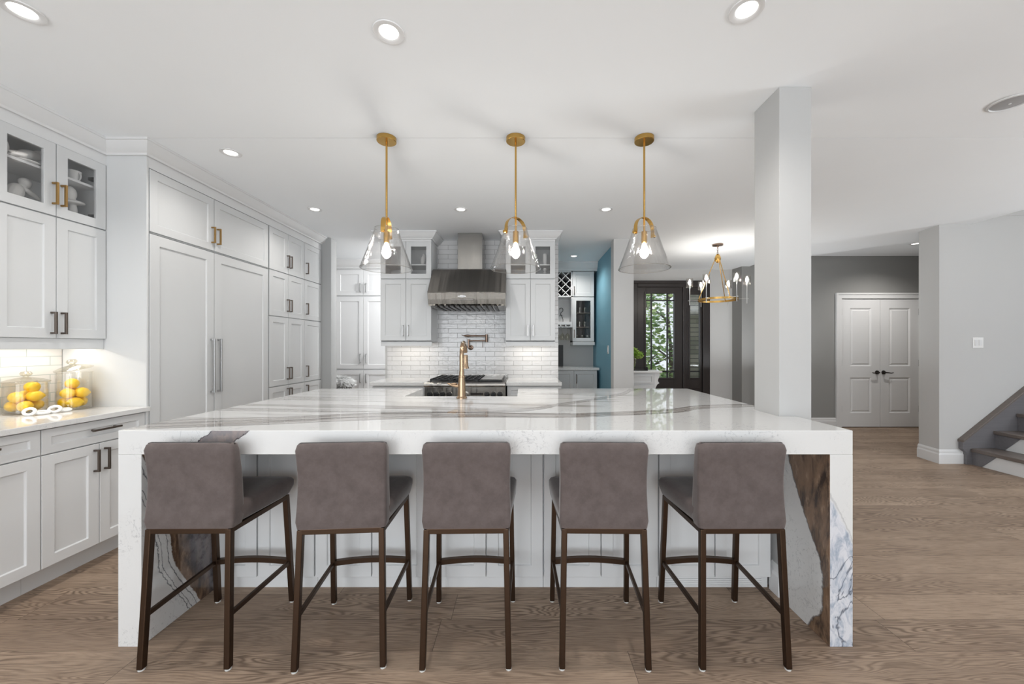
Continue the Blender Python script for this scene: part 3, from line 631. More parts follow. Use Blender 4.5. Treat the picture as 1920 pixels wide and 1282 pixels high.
# ------------------------------------------------------------------ bar stools
def rrect(pts, r, n=5):
    out = []; k = len(pts)
    for i in range(k):
        p, a, b = Vector(pts[i]), Vector(pts[i-1]), Vector(pts[(i+1) % k])
        u, v = (a-p).normalized(), (b-p).normalized(); p0, p1 = p+u*r, p+v*r
        for j in range(n+1):
            s_ = j/n; q = p0*(1-s_)**2+p*2*s_*(1-s_)+p1*s_**2; out.append((q.x, q.y))
    return out
def make_stool():
    t = thing('bar_stool', '', 'stool', (0, 0, 0), 0, 'taupe velvet bar stools along the island')
    rings = []
    for z, ins in ((0.560, 0.014), (0.568, 0.004), (0.60, 0.0), (0.622, 0.0), (0.634, 0.008), (0.641, 0.022), (0.645, 0.06)):
        fy = 0.205-(0.05 if z < 0.565 else (0.03 if z < 0.59 else 0.0))
        rings.append([(x, y, z) for x, y in rrect([(-0.178+ins, -0.165+ins), (0.178-ins, -0.165+ins), (0.207-ins, fy-ins), (-0.207+ins, fy-ins)], 0.028)])
    build('seat', MB().loft(rings), M['velvet'], t, smooth=True, angle=60)
    rings = []
    for k in range(13):
        s_ = k/12; z = 0.556+0.345*s_; yb = -0.198+0.014*math.sin(s_*PI*0.9)-0.016*max(0, s_-0.55)**1.0
        th = 0.078-0.030*s_; hw = 0.1815-0.005*math.sin(s_*PI); ins = 0
        if k == 12: ins = 0.016
        if k == 0: ins = 0.006
        rings.append([(x, y, z) for x, y in rrect([(-hw+ins, yb+ins), (hw-ins, yb+ins), (hw-ins, yb+th-ins), (-hw+ins, yb+th-ins)], 0.016)])
        if k == 11:
            z = 0.893; ins = 0.005; rings.append([(x, y, z) for x, y in rrect([(-hw+ins, yb+ins), (hw-ins, yb+ins), (hw-ins, yb+th-ins), (-hw+ins, yb+th-ins)], 0.016)])
    build('backrest', MB().loft(rings), M['velvet'], t, smooth=True, angle=60)
    co = {(-1, -1): ((-0.172, -0.205, 0), (-0.160, -0.180, 0.556)), (1, -1): ((0.172, -0.205, 0), (0.160, -0.180, 0.556)),
          (-1, 1): ((-0.187, 0.205, 0), (-0.178, 0.165, 0.556)), (1, 1): ((0.187, 0.205, 0), (0.178, 0.165, 0.556))}
    at = lambda k, z: tuple(Vector(co[k][0]).lerp(Vector(co[k][1]), z/0.556))
    for k in co:
        lg = build('leg', MB().bar(at(k, 0.006), at(k, 0.553), 0.023, 0.025, (0, 1, 0)), M['stoolleg'], t, bevel=0.003)
        b0 = co[k][0]; build('glide', MB().lathe([(0.012, 0), (0.012, 0.006)], (b0[0], b0[1], 0), 12), M['glide'], lg)
    mb = MB()
    for a, b in (((-1, -1), (1, -1)), ((1, -1), (1, 1)), ((1, 1), (-1, 1)), ((-1, 1), (-1, -1))): mb.bar(at(a, 0.546), at(b, 0.546), 0.024, 0.022)
    build('seat_frame', mb, M['stoolleg'], t, bevel=0.002)
    for s_ in (-1, 1): build('stretcher', MB().bar(at((s_, -1), 0.21), at((s_, 1), 0.21), 0.014, 0.020), M['stoolleg'], t, bevel=0.002)
    A, B = Vector(at((-1, 1), 0.212)), Vector(at((1, 1), 0.212)); mb = MB(); n = 12; rings = []
    for k in range(n+1):
        q = A.lerp(B, k/n); z = q.z+0.012*math.sin(PI*k/n); rings.append([(q.x, q.y-0.011, z-0.012), (q.x, q.y+0.011, z-0.012), (q.x, q.y+0.011, z+0.012), (q.x, q.y-0.011, z+0.012)])
    build('footrest', mb.loft(rings), M['stoolleg'], t, smooth=True)
    return t
proto = make_stool()
spots = [(-1.353, 0.6, 'taupe velvet bar stool, leftmost of the five at the island'),
         (-0.748, 4.0, 'taupe velvet bar stool, second from left, turned slightly left'),
         (-0.232, 1.2, 'taupe velvet bar stool, middle of the five, seen square from behind'),
         (0.333, -1.0, 'taupe velvet bar stool, fourth from left, a sliver of seat at its left'),
         (0.888, 0.4, 'taupe velvet bar stool, rightmost of the five, beside the brown-veined waterfall leg')]
for i, (x, r, lab) in enumerate(spots):
    o = proto if i == 0 else copy_tree(proto)
    o.location = (x, 1.741, 0); o.rotation_euler = (0, 0, math.radians(r)); o['label'] = lab

# ------------------------------------------------------------------ lights
def make_downlight():
    t = thing('recessed_downlight', '', 'ceiling light', (0, 0, 0), 0, 'recessed ceiling downlights')
    build('trim_ring', MB().loft([[(r*math.cos(2*PI*i/40), r*math.sin(2*PI*i/40), z) for i in range(40)] for r, z in ((0.066, -0.001), (0.064, -0.005), (0.048, -0.006), (0.040, -0.001), (0.066, -0.001))], cap=False), M['white'], t, smooth=True)
    build('lens', MB().lathe([(0.039, -0.0005), (0.039, -0.0025)], n=32), M['lens'], t)
    return t
dl = make_downlight()
SP = [(-2.01, 1.543, H, 'lit ceiling downlight in the upper left corner of the photo', 1), (-0.574, 1.647, H, 'lit ceiling downlight nearest the camera above the left half of the island', 1),
      (0.897, 1.538, H, 'lit ceiling downlight at the top edge, right of centre', 1), (-2.03, 2.67, H, 'lit ceiling downlight in front of the refrigerator doors', 1),
      (-2.04, 3.77, H, 'lit ceiling downlight by the pantry cabinets', 1), (-0.607, 3.77, H, 'lit ceiling downlight in front of the hood chimney', 1),
      (0.82, 3.77, H, 'lit ceiling downlight right of the hood, left of the third pendant', 1), (0.762, 5.71, H, 'lit ceiling downlight over the small bar nook', 0.7),
      (5.53, 5.41, 2.743, 'lit ceiling downlight in the hallway near the white closet doors', 1.3)]
for i, (x, y, z, lab, k) in enumerate(SP):
    o = dl if i == 0 else copy_tree(dl); o.location = (x, y, z); o['label'] = lab
    fam = 'pot_hall' if i == 8 else 'pot_nook' if i == 7 else 'pot_front' if i < 3 else 'pot_back'
    d = bpy.data.lights.new(fam+'_lamp', 'SPOT'); d.energy = LP[fam]; d.color = (1.0, 0.96, 0.91); d.spot_size = math.radians(150); d.spot_blend = 0.9; d.shadow_soft_size = 0.035
    q = bpy.data.objects.new(fam+'_lamp', d); C.objects.link(q); q.location = (x, y, z-0.03)
t = thing('ceiling_speaker', 'unlit round satin metal ceiling fitting near the right edge of the photo', 'ceiling light', (2.69, 2.12, H))
build('rim', MB().lathe([(0.085, -0.001), (0.085, -0.006), (0.076, -0.009), (0.074, -0.004), (0.074, -0.001)], n=40), M['white'], t, smooth=True)
build('grille', MB().lathe([(0.073, -0.002), (0.06, -0.006), (0.02, -0.008)], n=40), M['fitting'], t, smooth=True)
build('screw', MB().lathe([(0.006, -0.008), (0.006, -0.011)], (0, 0, 0), 12), M['white'], t)

def bulb(parent, c, r, L, filam=True):
    x, y, z = c
    b = build('bulb', MB().lathe([(0.012, 0), (0.014, -0.01), (r*0.75, -L*0.35), (r, -L*0.58), (r*0.85, -L*0.80), (r*0.4, -L*0.96), (0.002, -L)], c, 20), M['bulb'], parent, smooth=True)
    if filam: build('filament', MB().tube([(x-0.006, y, z-L*0.3), (x-0.004, y, z-L*0.7), (x+0.004, y, z-L*0.7), (x+0.006, y, z-L*0.3)], 0.0015, 6), M['filament'], b)
def make_pendant():
    t = thing('pendant_light', '', 'pendant lamp', (0, 0, H), 0, 'brass and glass pendants over the island')
    build('canopy', MB().lathe([(0.0615, 0), (0.0615, -0.024), (0.058, -0.027), (0.008, -0.028)], n=40), M['brass'], t, smooth=True)
    build('rod', MB().lathe([(0.0065, -0.02), (0.0065, -0.608)], n=14), M['brass'], t, smooth=True)
    mb = MB(); rings = []; n = 22
    for k in range(n+1):
        a = PI*k/n; x = -0.078*math.cos(a); z = -0.60+0.082*math.sin(a)**0.85 if 0 < k < n else -0.60
        tx, tz = math.sin(a), math.cos(a); nx, nz = -tz, tx
        rings.append([(x, -0.014, z), (x, 0.014, z), (x+0.003*(-math.cos(a)), 0.014, z+0.003*math.sin(a)), (x+0.003*(-math.cos(a)), -0.014, z+0.003*math.sin(a))])
    mb.loft(rings); mb.box(-0.082, -0.077, -0.014, 0.014, -0.632, -0.60); mb.box(0.077, 0.082, -0.014, 0.014, -0.632, -0.60)
    st = build('strap', mb, M['brass'], t, smooth=True)
    for s_ in (-1, 1): build('thumbscrew', MB().tube([(s_*0.078, 0, -0.622), (s_*0.098, 0, -0.622)], [0.008, 0.010], 14), M['brass'], st, smooth=True)
    build('socket', MB().lathe([(0.007, -0.600), (0.0185, -0.606), (0.0185, -0.676), (0.014, -0.68)], n=24), M['brass'], t, smooth=True)
    # thin blown shade with real wall thickness
    pr = [(0.074, -0.588), (0.076, -0.60), (0.12, -0.73), (0.160, -0.838), (0.1645, -0.845), (0.1605, -0.846), (0.1565, -0.838), (0.1165, -0.73), (0.073, -0.60), (0.071, -0.588)]
    build('shade', MB().loft([[(r*math.cos(2*PI*i/56), r*math.sin(2*PI*i/56), z) for i in range(56)] for r, z in pr], closed=True), M['shadeglass'], t, smooth=True)
    build('glass_lip', MB().tube([(0.1605*math.cos(2*PI*i/56), 0.1605*math.sin(2*PI*i/56), -0.846) for i in range(56)], 0.0026, 8, closed=True), M['crystal'], t, smooth=True)
    build('glass_collar', MB().tube([(0.0735*math.cos(2*PI*i/40), 0.0735*math.sin(2*PI*i/40), -0.588) for i in range(40)], 0.0018, 8, closed=True), M['crystal'], t, smooth=True)
    bulb(t, (0, 0, -0.68), 0.029, 0.10)
    return t
pen = make_pendant()
for i, (x, r, lab) in enumerate(((-0.88, 94, 'brass rod pendant with clear glass cone shade, left of three over the island'), (-0.045, 41, 'brass rod pendant with clear glass cone shade, middle of three over the island'), (0.786, 31, 'brass rod pendant with clear glass cone shade, right of three over the island'))):
    o = pen if i == 0 else copy_tree(pen); o.location = (x, 2.483, H); o.rotation_euler = (0, 0, math.radians(r)); o['label'] = lab
    d = bpy.data.lights.new('pendant_lamp', 'POINT'); d.energy = LP['pendant']; d.color = (1.0, 0.955, 0.90); d.shadow_soft_size = 0.022
    q = bpy.data.objects.new('pendant_lamp', d); C.objects.link(q); q.location = (x, 2.483, H-0.745)
# chandelier
ch = thing('chandelier', 'brass ring chandelier with six small glass shades in the foyer', 'chandelier', (2.57, 5.06, H))
build('canopy', MB().lathe([(0.066, 0), (0.066, -0.018), (0.02, -0.026), (0.008, -0.04)], n=30), M['oldbronze'], ch, smooth=True)
mb = MB()
for k in range(4):
    c = Vector((0, 0, -0.05-k*0.022)); mb.tube([tuple(c+Vector((0.009*math.cos(a)*(k % 2), 0.009*math.cos(a)*(1-k % 2), 0.014*math.sin(a)))) for a in [2*PI*j/12 for j in range(12)]], 0.0025, 6, closed=True)
build('chain', mb, M['oldbronze'], ch, smooth=True)
build('hub', MB().lathe([(0.008, -0.125), (0.024, -0.14), (0.04, -0.185), (0.036, -0.21), (0.018, -0.24), (0.006, -0.245)], n=16), M['brass'], ch, smooth=True)
RG = 0.235; ZR_ = -0.73
build('ring', MB().loft([[(r*math.cos(2*PI*i/56), r*math.sin(2*PI*i/56), z) for i in range(56)] for r, z in ((RG, ZR_-0.013), (RG+0.006, ZR_-0.013), (RG+0.006, ZR_+0.013), (RG, ZR_+0.013))], closed=True), M['brass'], ch, smooth=True)
for a in (160, 280, 40):
    a = math.radians(a); build('rod', MB().tube([(0.035*math.cos(a), 0.035*math.sin(a), -0.205), (RG*math.cos(a), RG*math.sin(a), ZR_)], 0.005, 8), M['brass'], ch, smooth=True)
for k in range(6):
    a = math.radians(-19+60*k); cx, cy = 0.34*math.cos(a), 0.34*math.sin(a); u = Vector((math.cos(a), math.sin(a), 0))
    arm = build('arm', MB().tube([tuple(u*(RG-0.02)+Vector((0, 0, ZR_))), tuple(u*0.36+Vector((0, 0, ZR_)))], 0.0045, 8).tube([(cx, cy, -0.79), (cx, cy, -0.56)], 0.0045, 8).lathe([(0.008, -0.565), (0.011, -0.545), (0.011, -0.52)], (cx, cy, 0), 12), M['nickel'], ch, smooth=True)
    build('glass_shade', MB().loft([[(cx+r*math.cos(2*PI*i/24), cy+r*math.sin(2*PI*i/24), z) for i in range(24)] for r, z in ((0.042, -0.55), (0.042, -0.435), (0.039, -0.435), (0.039, -0.55))], closed=True), M['crystal'], arm, smooth=True)
    build('bulb', MB().lathe([(0.003, -0.52), (0.012, -0.505), (0.017, -0.485), (0.010, -0.455), (0.002, -0.44)], (cx, cy, 0), 12), M['bulb'], arm, smooth=True)
    d = bpy.data.lights.new('chandelier_lamp', 'POINT'); d.energy = LP['chandelier']; d.color = (1.0, 0.955, 0.90); d.shadow_soft_size = 0.014
    q = bpy.data.objects.new('chandelier_lamp', d); C.objects.link(q); q.location = (2.57+cx, 5.06+cy, H-0.485)

# ------------------------------------------------------------------ hood, range, pot filler
hd = thing('range_hood', 'stainless steel range hood with sloped front and square chimney', 'range hood', (-0.625, 4.85, 1.745))
hw = 0.433
mb = MB(); mb.prism([(-0.002, 0.0), (-0.30, 0.0), (-0.535, 0.008), (-0.555, 0.022), (-0.578, 0.075), (-0.60, 0.145), (-0.002, 0.145)], 'x', -hw, hw)
bdy = build('fascia', mb, M['steel'], hd, bevel=0.004)
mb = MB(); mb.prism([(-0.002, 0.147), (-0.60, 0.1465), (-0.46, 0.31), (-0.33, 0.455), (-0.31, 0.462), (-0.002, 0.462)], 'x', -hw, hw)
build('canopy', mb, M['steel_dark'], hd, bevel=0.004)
build('chimney', MB().box(-0.145, 0.145, -0.30, -0.002, 0.463, 0.893), M['steel'], hd, bevel=0.003)
mb = MB()
for k in range(12): mb.box(-0.36+k*0.06, -0.325+k*0.06, -0.58, -0.05, -0.012, 0.004)
build('baffle_filter', mb, M['blackmetal'], hd)
build('control_panel', MB().box(-0.17, 0.08, -0.592, -0.575, 0.06, 0.074), M['steel_dark'], hd, bevel=0.001)
mb = MB(); mb.loft([[(-0.05+0.045*math.cos(2*PI*i/24), yy, 0.105+0.011*math.sin(2*PI*i/24)) for i in range(24)] for yy in (-0.585, -0.598)])
bd = build('badge', mb, M['nickel'], hd)
mb = MB()
for k in range(9): mb.box(-0.083+k*0.0076, -0.0785+k*0.0076, -0.5992, -0.598, 0.101, 0.109+(0.003 if k in (0, 1, 6) else 0))
build('lettering', mb, M['iron'], bd)
rg = thing('gas_range', 'stainless steel gas range with black grates and a row of knobs', 'range', (-0.6275, 4.19, 0))
rw = 0.44
build('body', MB().box(-rw, rw, 0.0, 0.655, 0.10, 0.895), M['steel'], rg, bevel=0.003)
build('bullnose', MB().prism([(0.0, 0.852), (-0.035, 0.856), (-0.05, 0.872), (-0.045, 0.892), (-0.02, 0.903), (0.0, 0.903)], 'x', -rw, rw), M['steel'], rg, smooth=True)
build('control_panel', MB().box(-rw, rw, -0.022, -0.001, 0.70, 0.85), M['steel'], rg, bevel=0.003)
build('oven_display', MB().box(0.06, 0.20, -0.0245, -0.022, 0.765, 0.79), M['blackmetal'], rg)
for x in (-0.38, -0.31, -0.24, -0.17, 0.015, 0.24, 0.31, 0.38):
    k = build('knob', MB().tube([(x, -0.022, 0.775), (x, -0.030, 0.775), (x, -0.031, 0.775), (x, -0.062, 0.775)], [0.029, 0.029, 0.024, 0.021], 22), M['iron'] if x != 0.015 else M['steel'], rg, smooth=True)
    build('bezel', MB().tube([(x, -0.0225, 0.775), (x, -0.028, 0.775)], [0.034, 0.032], 22), M['steel'], k, smooth=True)
od = build('oven_door', MB().box(-rw+0.005, rw-0.005, -0.03, -0.001, 0.16, 0.69), M['steel'], rg, bevel=0.004)
build('handle', MB().tube([(-0.38, -0.075, 0.64), (0.38, -0.075, 0.64)], 0.014, 12).bar((-0.34, -0.07, 0.64), (-0.34, -0.03, 0.64), 0.02).bar((0.34, -0.07, 0.64), (0.34, -0.03, 0.64), 0.02), M['steel'], od, smooth=True)
build('cooktop', MB().box(-rw+0.01, rw-0.01, 0.012, 0.61, 0.895, 0.905), M['blackmetal'], rg, bevel=0.002)
build('backguard', MB().box(-rw, rw, 0.612, 0.652, 0.895, 0.945), M['steel'], rg, bevel=0.003)
for gx in (-0.39, -0.115):
    mb = MB(); W_ = 0.262
    for k in range(5): mb.box(gx+k*(W_-0.012)/4, gx+k*(W_-0.012)/4+0.012, 0.03, 0.595, 0.922, 0.938)
    for yy in (0.03, 0.17, 0.305, 0.445, 0.583): mb.box(gx, gx+W_, yy, yy+0.012, 0.918, 0.934)
    for a in (gx, gx+W_-0.014):
        for yy in (0.03, 0.58): mb.box(a, a+0.014, yy, yy+0.014, 0.904, 0.925)
    build('grate', mb, M['iron'], rg, bevel=0.002)
    for yy in (0.17, 0.45): build('burner', MB().lathe([(0.05, 0.905), (0.05, 0.912), (0.03, 0.918)], (gx+W_/2, yy, 0), 20), M['iron'], rg, smooth=True)
gr_ = build('griddle', MB().box(0.155, 0.40, 0.03, 0.60, 0.906, 0.928), M['iron'], rg, bevel=0.003); build('griddle_plate', MB().box(0.165, 0.395, 0.06, 0.59, 0.928, 0.934), M['steel'], gr_, bevel=0.002)
for s_ in (-1, 1):
    for yy in (0.03, 0.6): build('leg', MB().lathe([(0.02, 0), (0.02, 0.1)], (s_*0.4, yy, 0), 12), M['steel'], rg)
pf = thing('pot_filler', 'antique bronze folding pot filler tap on the tiled wall above the range', 'faucet', (-0.655, 4.85, 1.28))
build('flange', MB().tube([(0.0, -0.001, 0), (0.0, -0.012, 0), (0, -0.016, 0)], [0.032, 0.032, 0.022], 20).tube([(0, -0.014, 0), (0, -0.05, 0)], 0.012, 12).ell((0, -0.055, 0), (0.02, 0.02, 0.02)), M['oldbronze'], pf, smooth=True)
build('post', MB().tube([(-0.022, -0.055, 0.0), (-0.022, -0.055, 0.105)], 0.012, 14).tube([(-0.11, -0.06, 0.012), (-0.02, -0.06, 0.005)], 0.006, 8), M['oldbronze'], pf, smooth=True)
build('arm', MB().tube([(-0.02, -0.055, 0.085), (0.205, -0.075, 0.085)], 0.009, 12).tube([(0.205, -0.075, 0.07), (0.205, -0.075, 0.165)], 0.016, 14), M['oldbronze'], pf, smooth=True)
build('upper_arm', MB().tube([(0.205, -0.075, 0.145), (0.02, -0.10, 0.145), (-0.02, -0.102, 0.145), (-0.05, -0.103, 0.146), (-0.075, -0.104, 0.147)], [0.011, 0.010, 0.017, 0.014, 0.005], 14).tube([(-0.07, -0.104, 0.147), (-0.10, -0.104, 0.157)], 0.004, 8), M['oldbronze'], pf, smooth=True)
build('lever', MB().tube([(0.16, -0.085, 0.08), (0.16, -0.085, 0.0)], 0.004, 8), M['oldbronze'], pf, smooth=True)

# ------------------------------------------------------------------ bar nook
t = front_unit('bar_base_cabinet', 'pale grey bar cabinet with two doors under the small worktop by the blue wall', 0.2, 0.945, 5.92, 0.555, 0.1, 0.93, toe=0.06)
add_door(t, 0, 0.587, 0.1, 0.928, 'door', None); add_door(t, 0.587, 0.945, 0.1, 0.928, 'door', ('V', 0.625, 0.80, 0.14))
tag(build('bar_worktop', MB().box(0.18, 1.175, 5.875, 6.478, 0.932, 0.968), M['quartz'], bevel=0.003), 'white worktop of the bar nook in front of the blue wall', 'countertop')
t = thing('bar_wall_cabinet', 'white bar wall cabinet with solid door over a dark glass door', 'cabinet', (0.80, 6.17, 0), 0)
mb = MB(); w_ = 0.345; mb.box(0, 0.018, 0, 0.305, 1.37, 2.50); mb.box(w_-0.018, w_, 0, 0.305, 1.37, 2.50); mb.box(0, w_, 0, 0.305, 1.37, 1.39); mb.box(0, w_, 0, 0.305, 2.09, 2.50)
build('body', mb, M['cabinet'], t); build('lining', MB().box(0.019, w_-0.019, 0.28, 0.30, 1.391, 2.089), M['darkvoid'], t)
for z in (1.60, 1.83): build('shelf', MB().box(0.019, w_-0.019, 0.02, 0.279, z, z+0.01), M['pull_dark'], t)
add_door(t, 0, w_, 2.095, 2.498, 'door', ('V', 0.025, 2.19, 0.13)); d_ = add_door(t, 0, w_, 1.375, 2.085, 'glass', ('V', 0.025, 1.50, 0.13), fw=0.055)
build('light_rail', MB().box(0, w_+0.01, -0.03, 0.3, 1.315, 1.368), M['cabinet'], t, bevel=0.006)
wr = thing('wine_rack', 'white diagonal lattice wine rack with dark bottle cells in the bar nook', 'wine rack', (0.35, 6.15, 2.09))
mb = MB(); Wr, Hr = 0.448, 0.41; mb.box(0, Wr, 0, 0.3, 0, 0.015); mb.box(0, Wr, 0, 0.3, Hr-0.015, Hr); mb.box(0, 0.015, 0, 0.3, 0, Hr); mb.box(Wr-0.02, Wr, 0, 0.3, 0, Hr)
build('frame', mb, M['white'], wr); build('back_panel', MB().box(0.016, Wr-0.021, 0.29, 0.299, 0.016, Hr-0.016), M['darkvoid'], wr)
mb = MB()
for s_ in (1, -1):
    for c_ in [k*0.135 for k in range(-4, 8)]:
        # line z = s*(x - c)
        pts_ = []
        for x in (0.015, Wr-0.02):
            z = s_*(x-c_) if s_ > 0 else (Hr-(x-c_)); pts_.append((x, z))
        (xa, za), (xb, zb) = pts_
        lo, hi = 0.015, Hr-0.015
        def clipz(xa, za, xb, zb):
            P_ = []
            for (x, z) in ((xa, za), (xb, zb)):
                if z < lo or z > hi:
                    zt = lo if z < lo else hi; f = (zt-za)/(zb-za); x = xa+f*(xb-xa); z = zt
                P_.append((x, z))
            return P_
        if (za < lo and zb < lo) or (za > hi and zb > hi): continue
        (xa, za), (xb, zb) = clipz(xa, za, xb, zb)
        if abs(xa-xb) > 0.02: mb.bar((xa, 0.14, za), (xb, 0.14, zb), 0.26, 0.010)
build('lattice', mb, M['white'], wr)
for k, (bx, bz) in enumerate(((0.27, 0.135), (0.3375, 0.2025), (0.405, 0.135), (0.27, 0.27), (0.405, 0.27), (0.3375, 0.068))):
    tag(build('wine_bottle', MB().tube([(0.35+bx, 6.19, 2.09+bz), (0.35+bx, 6.41, 2.09+bz)], 0.034, 18).tube([(0.35+bx, 6.17, 2.09+bz), (0.35+bx, 6.19, 2.09+bz)], [0.026, 0.034], 18), M['bottle'], smooth=True), 'dark wine bottle lying in the white lattice rack', 'bottle', 'bottles in the lattice rack')
bs = thing('open_bar_shelf', 'white open niche and stemware rack under the wine lattice', 'shelf', (0.35, 6.15, 1.6))
build('side_panel', MB().box(0.43, 0.448, 0, 0.3, 0, 0.485), M['cabinet'], bs); build('back_panel', MB().box(0, 0.43, 0.28, 0.3, 0, 0.485), M['cabinet'], bs)
mb = MB(); mb.box(0, 0.43, 0, 0.28, 0.045, 0.09); mb.box(0, 0.43, 0, 0.02, 0.0, 0.015)
for k in range(6): mb.box(0.0+k*0.083, 0.018+k*0.083, 0, 0.28, 0.0, 0.045)
build('stemware_rack', mb, M['white'], bs, bevel=0.002)
def wineglass(x, y, z, up, lab, grp):
    s_ = 1 if up else -1
    pr = [(0.032, 0), (0.030, 0.003), (0.004, 0.008), (0.0035, 0.085), (0.012, 0.095), (0.034, 0.125), (0.037, 0.155), (0.030, 0.20)]
    tag(build('wine_glass', MB().lathe([(r, s_*h_) for r, h_ in pr], n=20, cap=False), M['lidglass'], loc=(x, y, z), smooth=True), lab, 'glass', grp)
for k in range(4): wineglass(0.35+0.047+(k+1)*0.083-0.0, 6.25, 1.601, False, 'clear wine glass hanging upside down from the white stemware rack', 'stemware hanging in the bar nook')
for zr, n_ in ((1.391, 3), (1.611, 2), (1.841, 2)):
    for k in range(n_):
        tag(build('tumbler', MB().lathe([(0.0, 0.001), (0.022, 0.0), (0.030, 0.09), (0.028, 0.09), (0.021, 0.006), (0.0, 0.005)], n=16, cap=False), M['lidglass'], loc=(0.885+k*0.085+(0 if n_ == 3 else 0.045), 6.28, zr), smooth=True), 'clear glass tumbler behind the dark glass bar door', 'glass', 'tumblers in the bar cabinet')
orn = MB(); orn.tube([(0.0+0.028*math.cos(a), 0, 0.20+0.035*math.sin(a)) for a in [PI*0.9-k*PI*1.4/12 for k in range(13)]]+[(-0.01, 0, 0.13), (0.012, 0, 0.09), (0.03, 0, 0.04), (0.03, 0, 0.0)], 0.006, 8); orn.tube([(-0.03, 0, 0.1), (0, 0, 0.12), (0.02, 0, 0.11)], 0.005, 8); orn.lathe([(0.03, 0), (0.03, 0.006), (0.01, 0.01)], (0.02, 0, 0), 14)
tag(build('iron_ornament', orn, M['iron'], loc=(0.63, 6.28, 1.6905), smooth=True), 'curled black iron ornament standing in the bar niche', 'ornament')
tag(build('slate_board', MB().box(-0.05, 0.05, 0, 0.02, 0, 0.35), M['iron'], loc=(0.615, 6.30, 0.9685), bevel=0.003), 'narrow dark board standing upright on the bar worktop', 'board')
def plate(name, loc, rotz, lab, w_=0.075, toggles=1):
    t = thing(name, lab, 'light switch', loc, rotz); build('plate', MB().box(-w_/2, w_/2, -0.006, 0, -0.058, 0.058), M['porcelain'], t, bevel=0.002)
    for k in range(toggles):
        x = (k-(toggles-1)/2)*0.046; build('rocker', MB().box(x-0.016, x+0.016, -0.010, -0.006, -0.033, 0.033), M['white'], t, bevel=0.001)
plate('light_switch', (1.19, 5.34, 1.25), -PI/2, 'white light switch on the blue wall')
plate('light_switch', (5.035, 4.25, 1.335), 0, 'white double light switch on the grey wall above the stairs', 0.118, 2)

# ------------------------------------------------------------------ front door
fd = bpy.data.objects.new('door_1', None); C.objects.link(fd); fd.location = (2.4, 6.7, 0); fd['kind'] = 'structure'
def fx(x): return x-2.4
mb = MB(); mb.box(fx(DX0), fx(2.0), -0.03, 0.12, 0, 2.44); mb.box(fx(3.13), fx(DX1), -0.03, 0.12, 0, 2.44); mb.box(fx(2.0), fx(3.13), -0.03, 0.12, 2.33, 2.44); mb.box(fx(2.79), fx(2.85), -0.02, 0.12, 0, 2.33)
mb.box(fx(DX0)-0.03, fx(DX1)+0.0, -0.045, -0.03, 2.39, 2.44)
build('frame', mb, M['darkwood'], fd, bevel=0.006)
def leaf(x0, x1, gx0, gx1, gz0, gz1, bars_x, bars_z, nm):
    mb = MB(); a, b = fx(x0), fx(x1); ga, gb = fx(gx0), fx(gx1); y0, y1 = 0.0, 0.05
    mb.box(a, ga, y0, y1, 0.01, 2.33); mb.box(gb, b, y0, y1, 0.01, 2.33); mb.box(ga, gb, y0, y1, gz1, 2.33); mb.box(ga, gb, y0, y1, 0.01, gz0)
    for q in (0.03,):
        mb.box(ga-q, ga, -0.012, 0, gz0-q, gz1+q); mb.box(gb, gb+q, -0.012, 0, gz0-q, gz1+q); mb.box(ga, gb, -0.012, 0, gz1, gz1+q); mb.box(ga, gb, -0.012, 0, gz0-q, gz0)
    mb.box(ga, gb, -0.01, 0, 0.18, 0.20); mb.box(ga, gb, -0.01, 0, 0.56, 0.58)
    l = build(nm, mb, M['darkwood'], fd, bevel=0.003); build('glass_pane', MB().box(ga, gb, 0.02, 0.026, gz0, gz1), M['glass'], l)
    mb = MB()
    for x in bars_x: mb.box(fx(x)-0.011, fx(x)+0.011, 0.008, 0.036, gz0, gz1)
    for z in bars_z: mb.box(ga, gb, 0.010, 0.034, z-0.011, z+0.011)
    build('glazing_bar', mb, M['iron'], l); return l
l1 = leaf(2.0, 2.79, 2.149, 2.642, 0.75, 2.22, (2.25, 2.53), (2.10, 0.86), 'leaf')
leaf(2.85, 3.13, 2.92, 3.09, 0.75, 2.20, (), (2.10, 0.86), 'sidelight')
for z in (0.5, 1.25, 2.05): build('hinge', MB().box(fx(2.785), fx(2.80), -0.012, 0.0, z-0.06, z+0.06), M['iron'], l1)

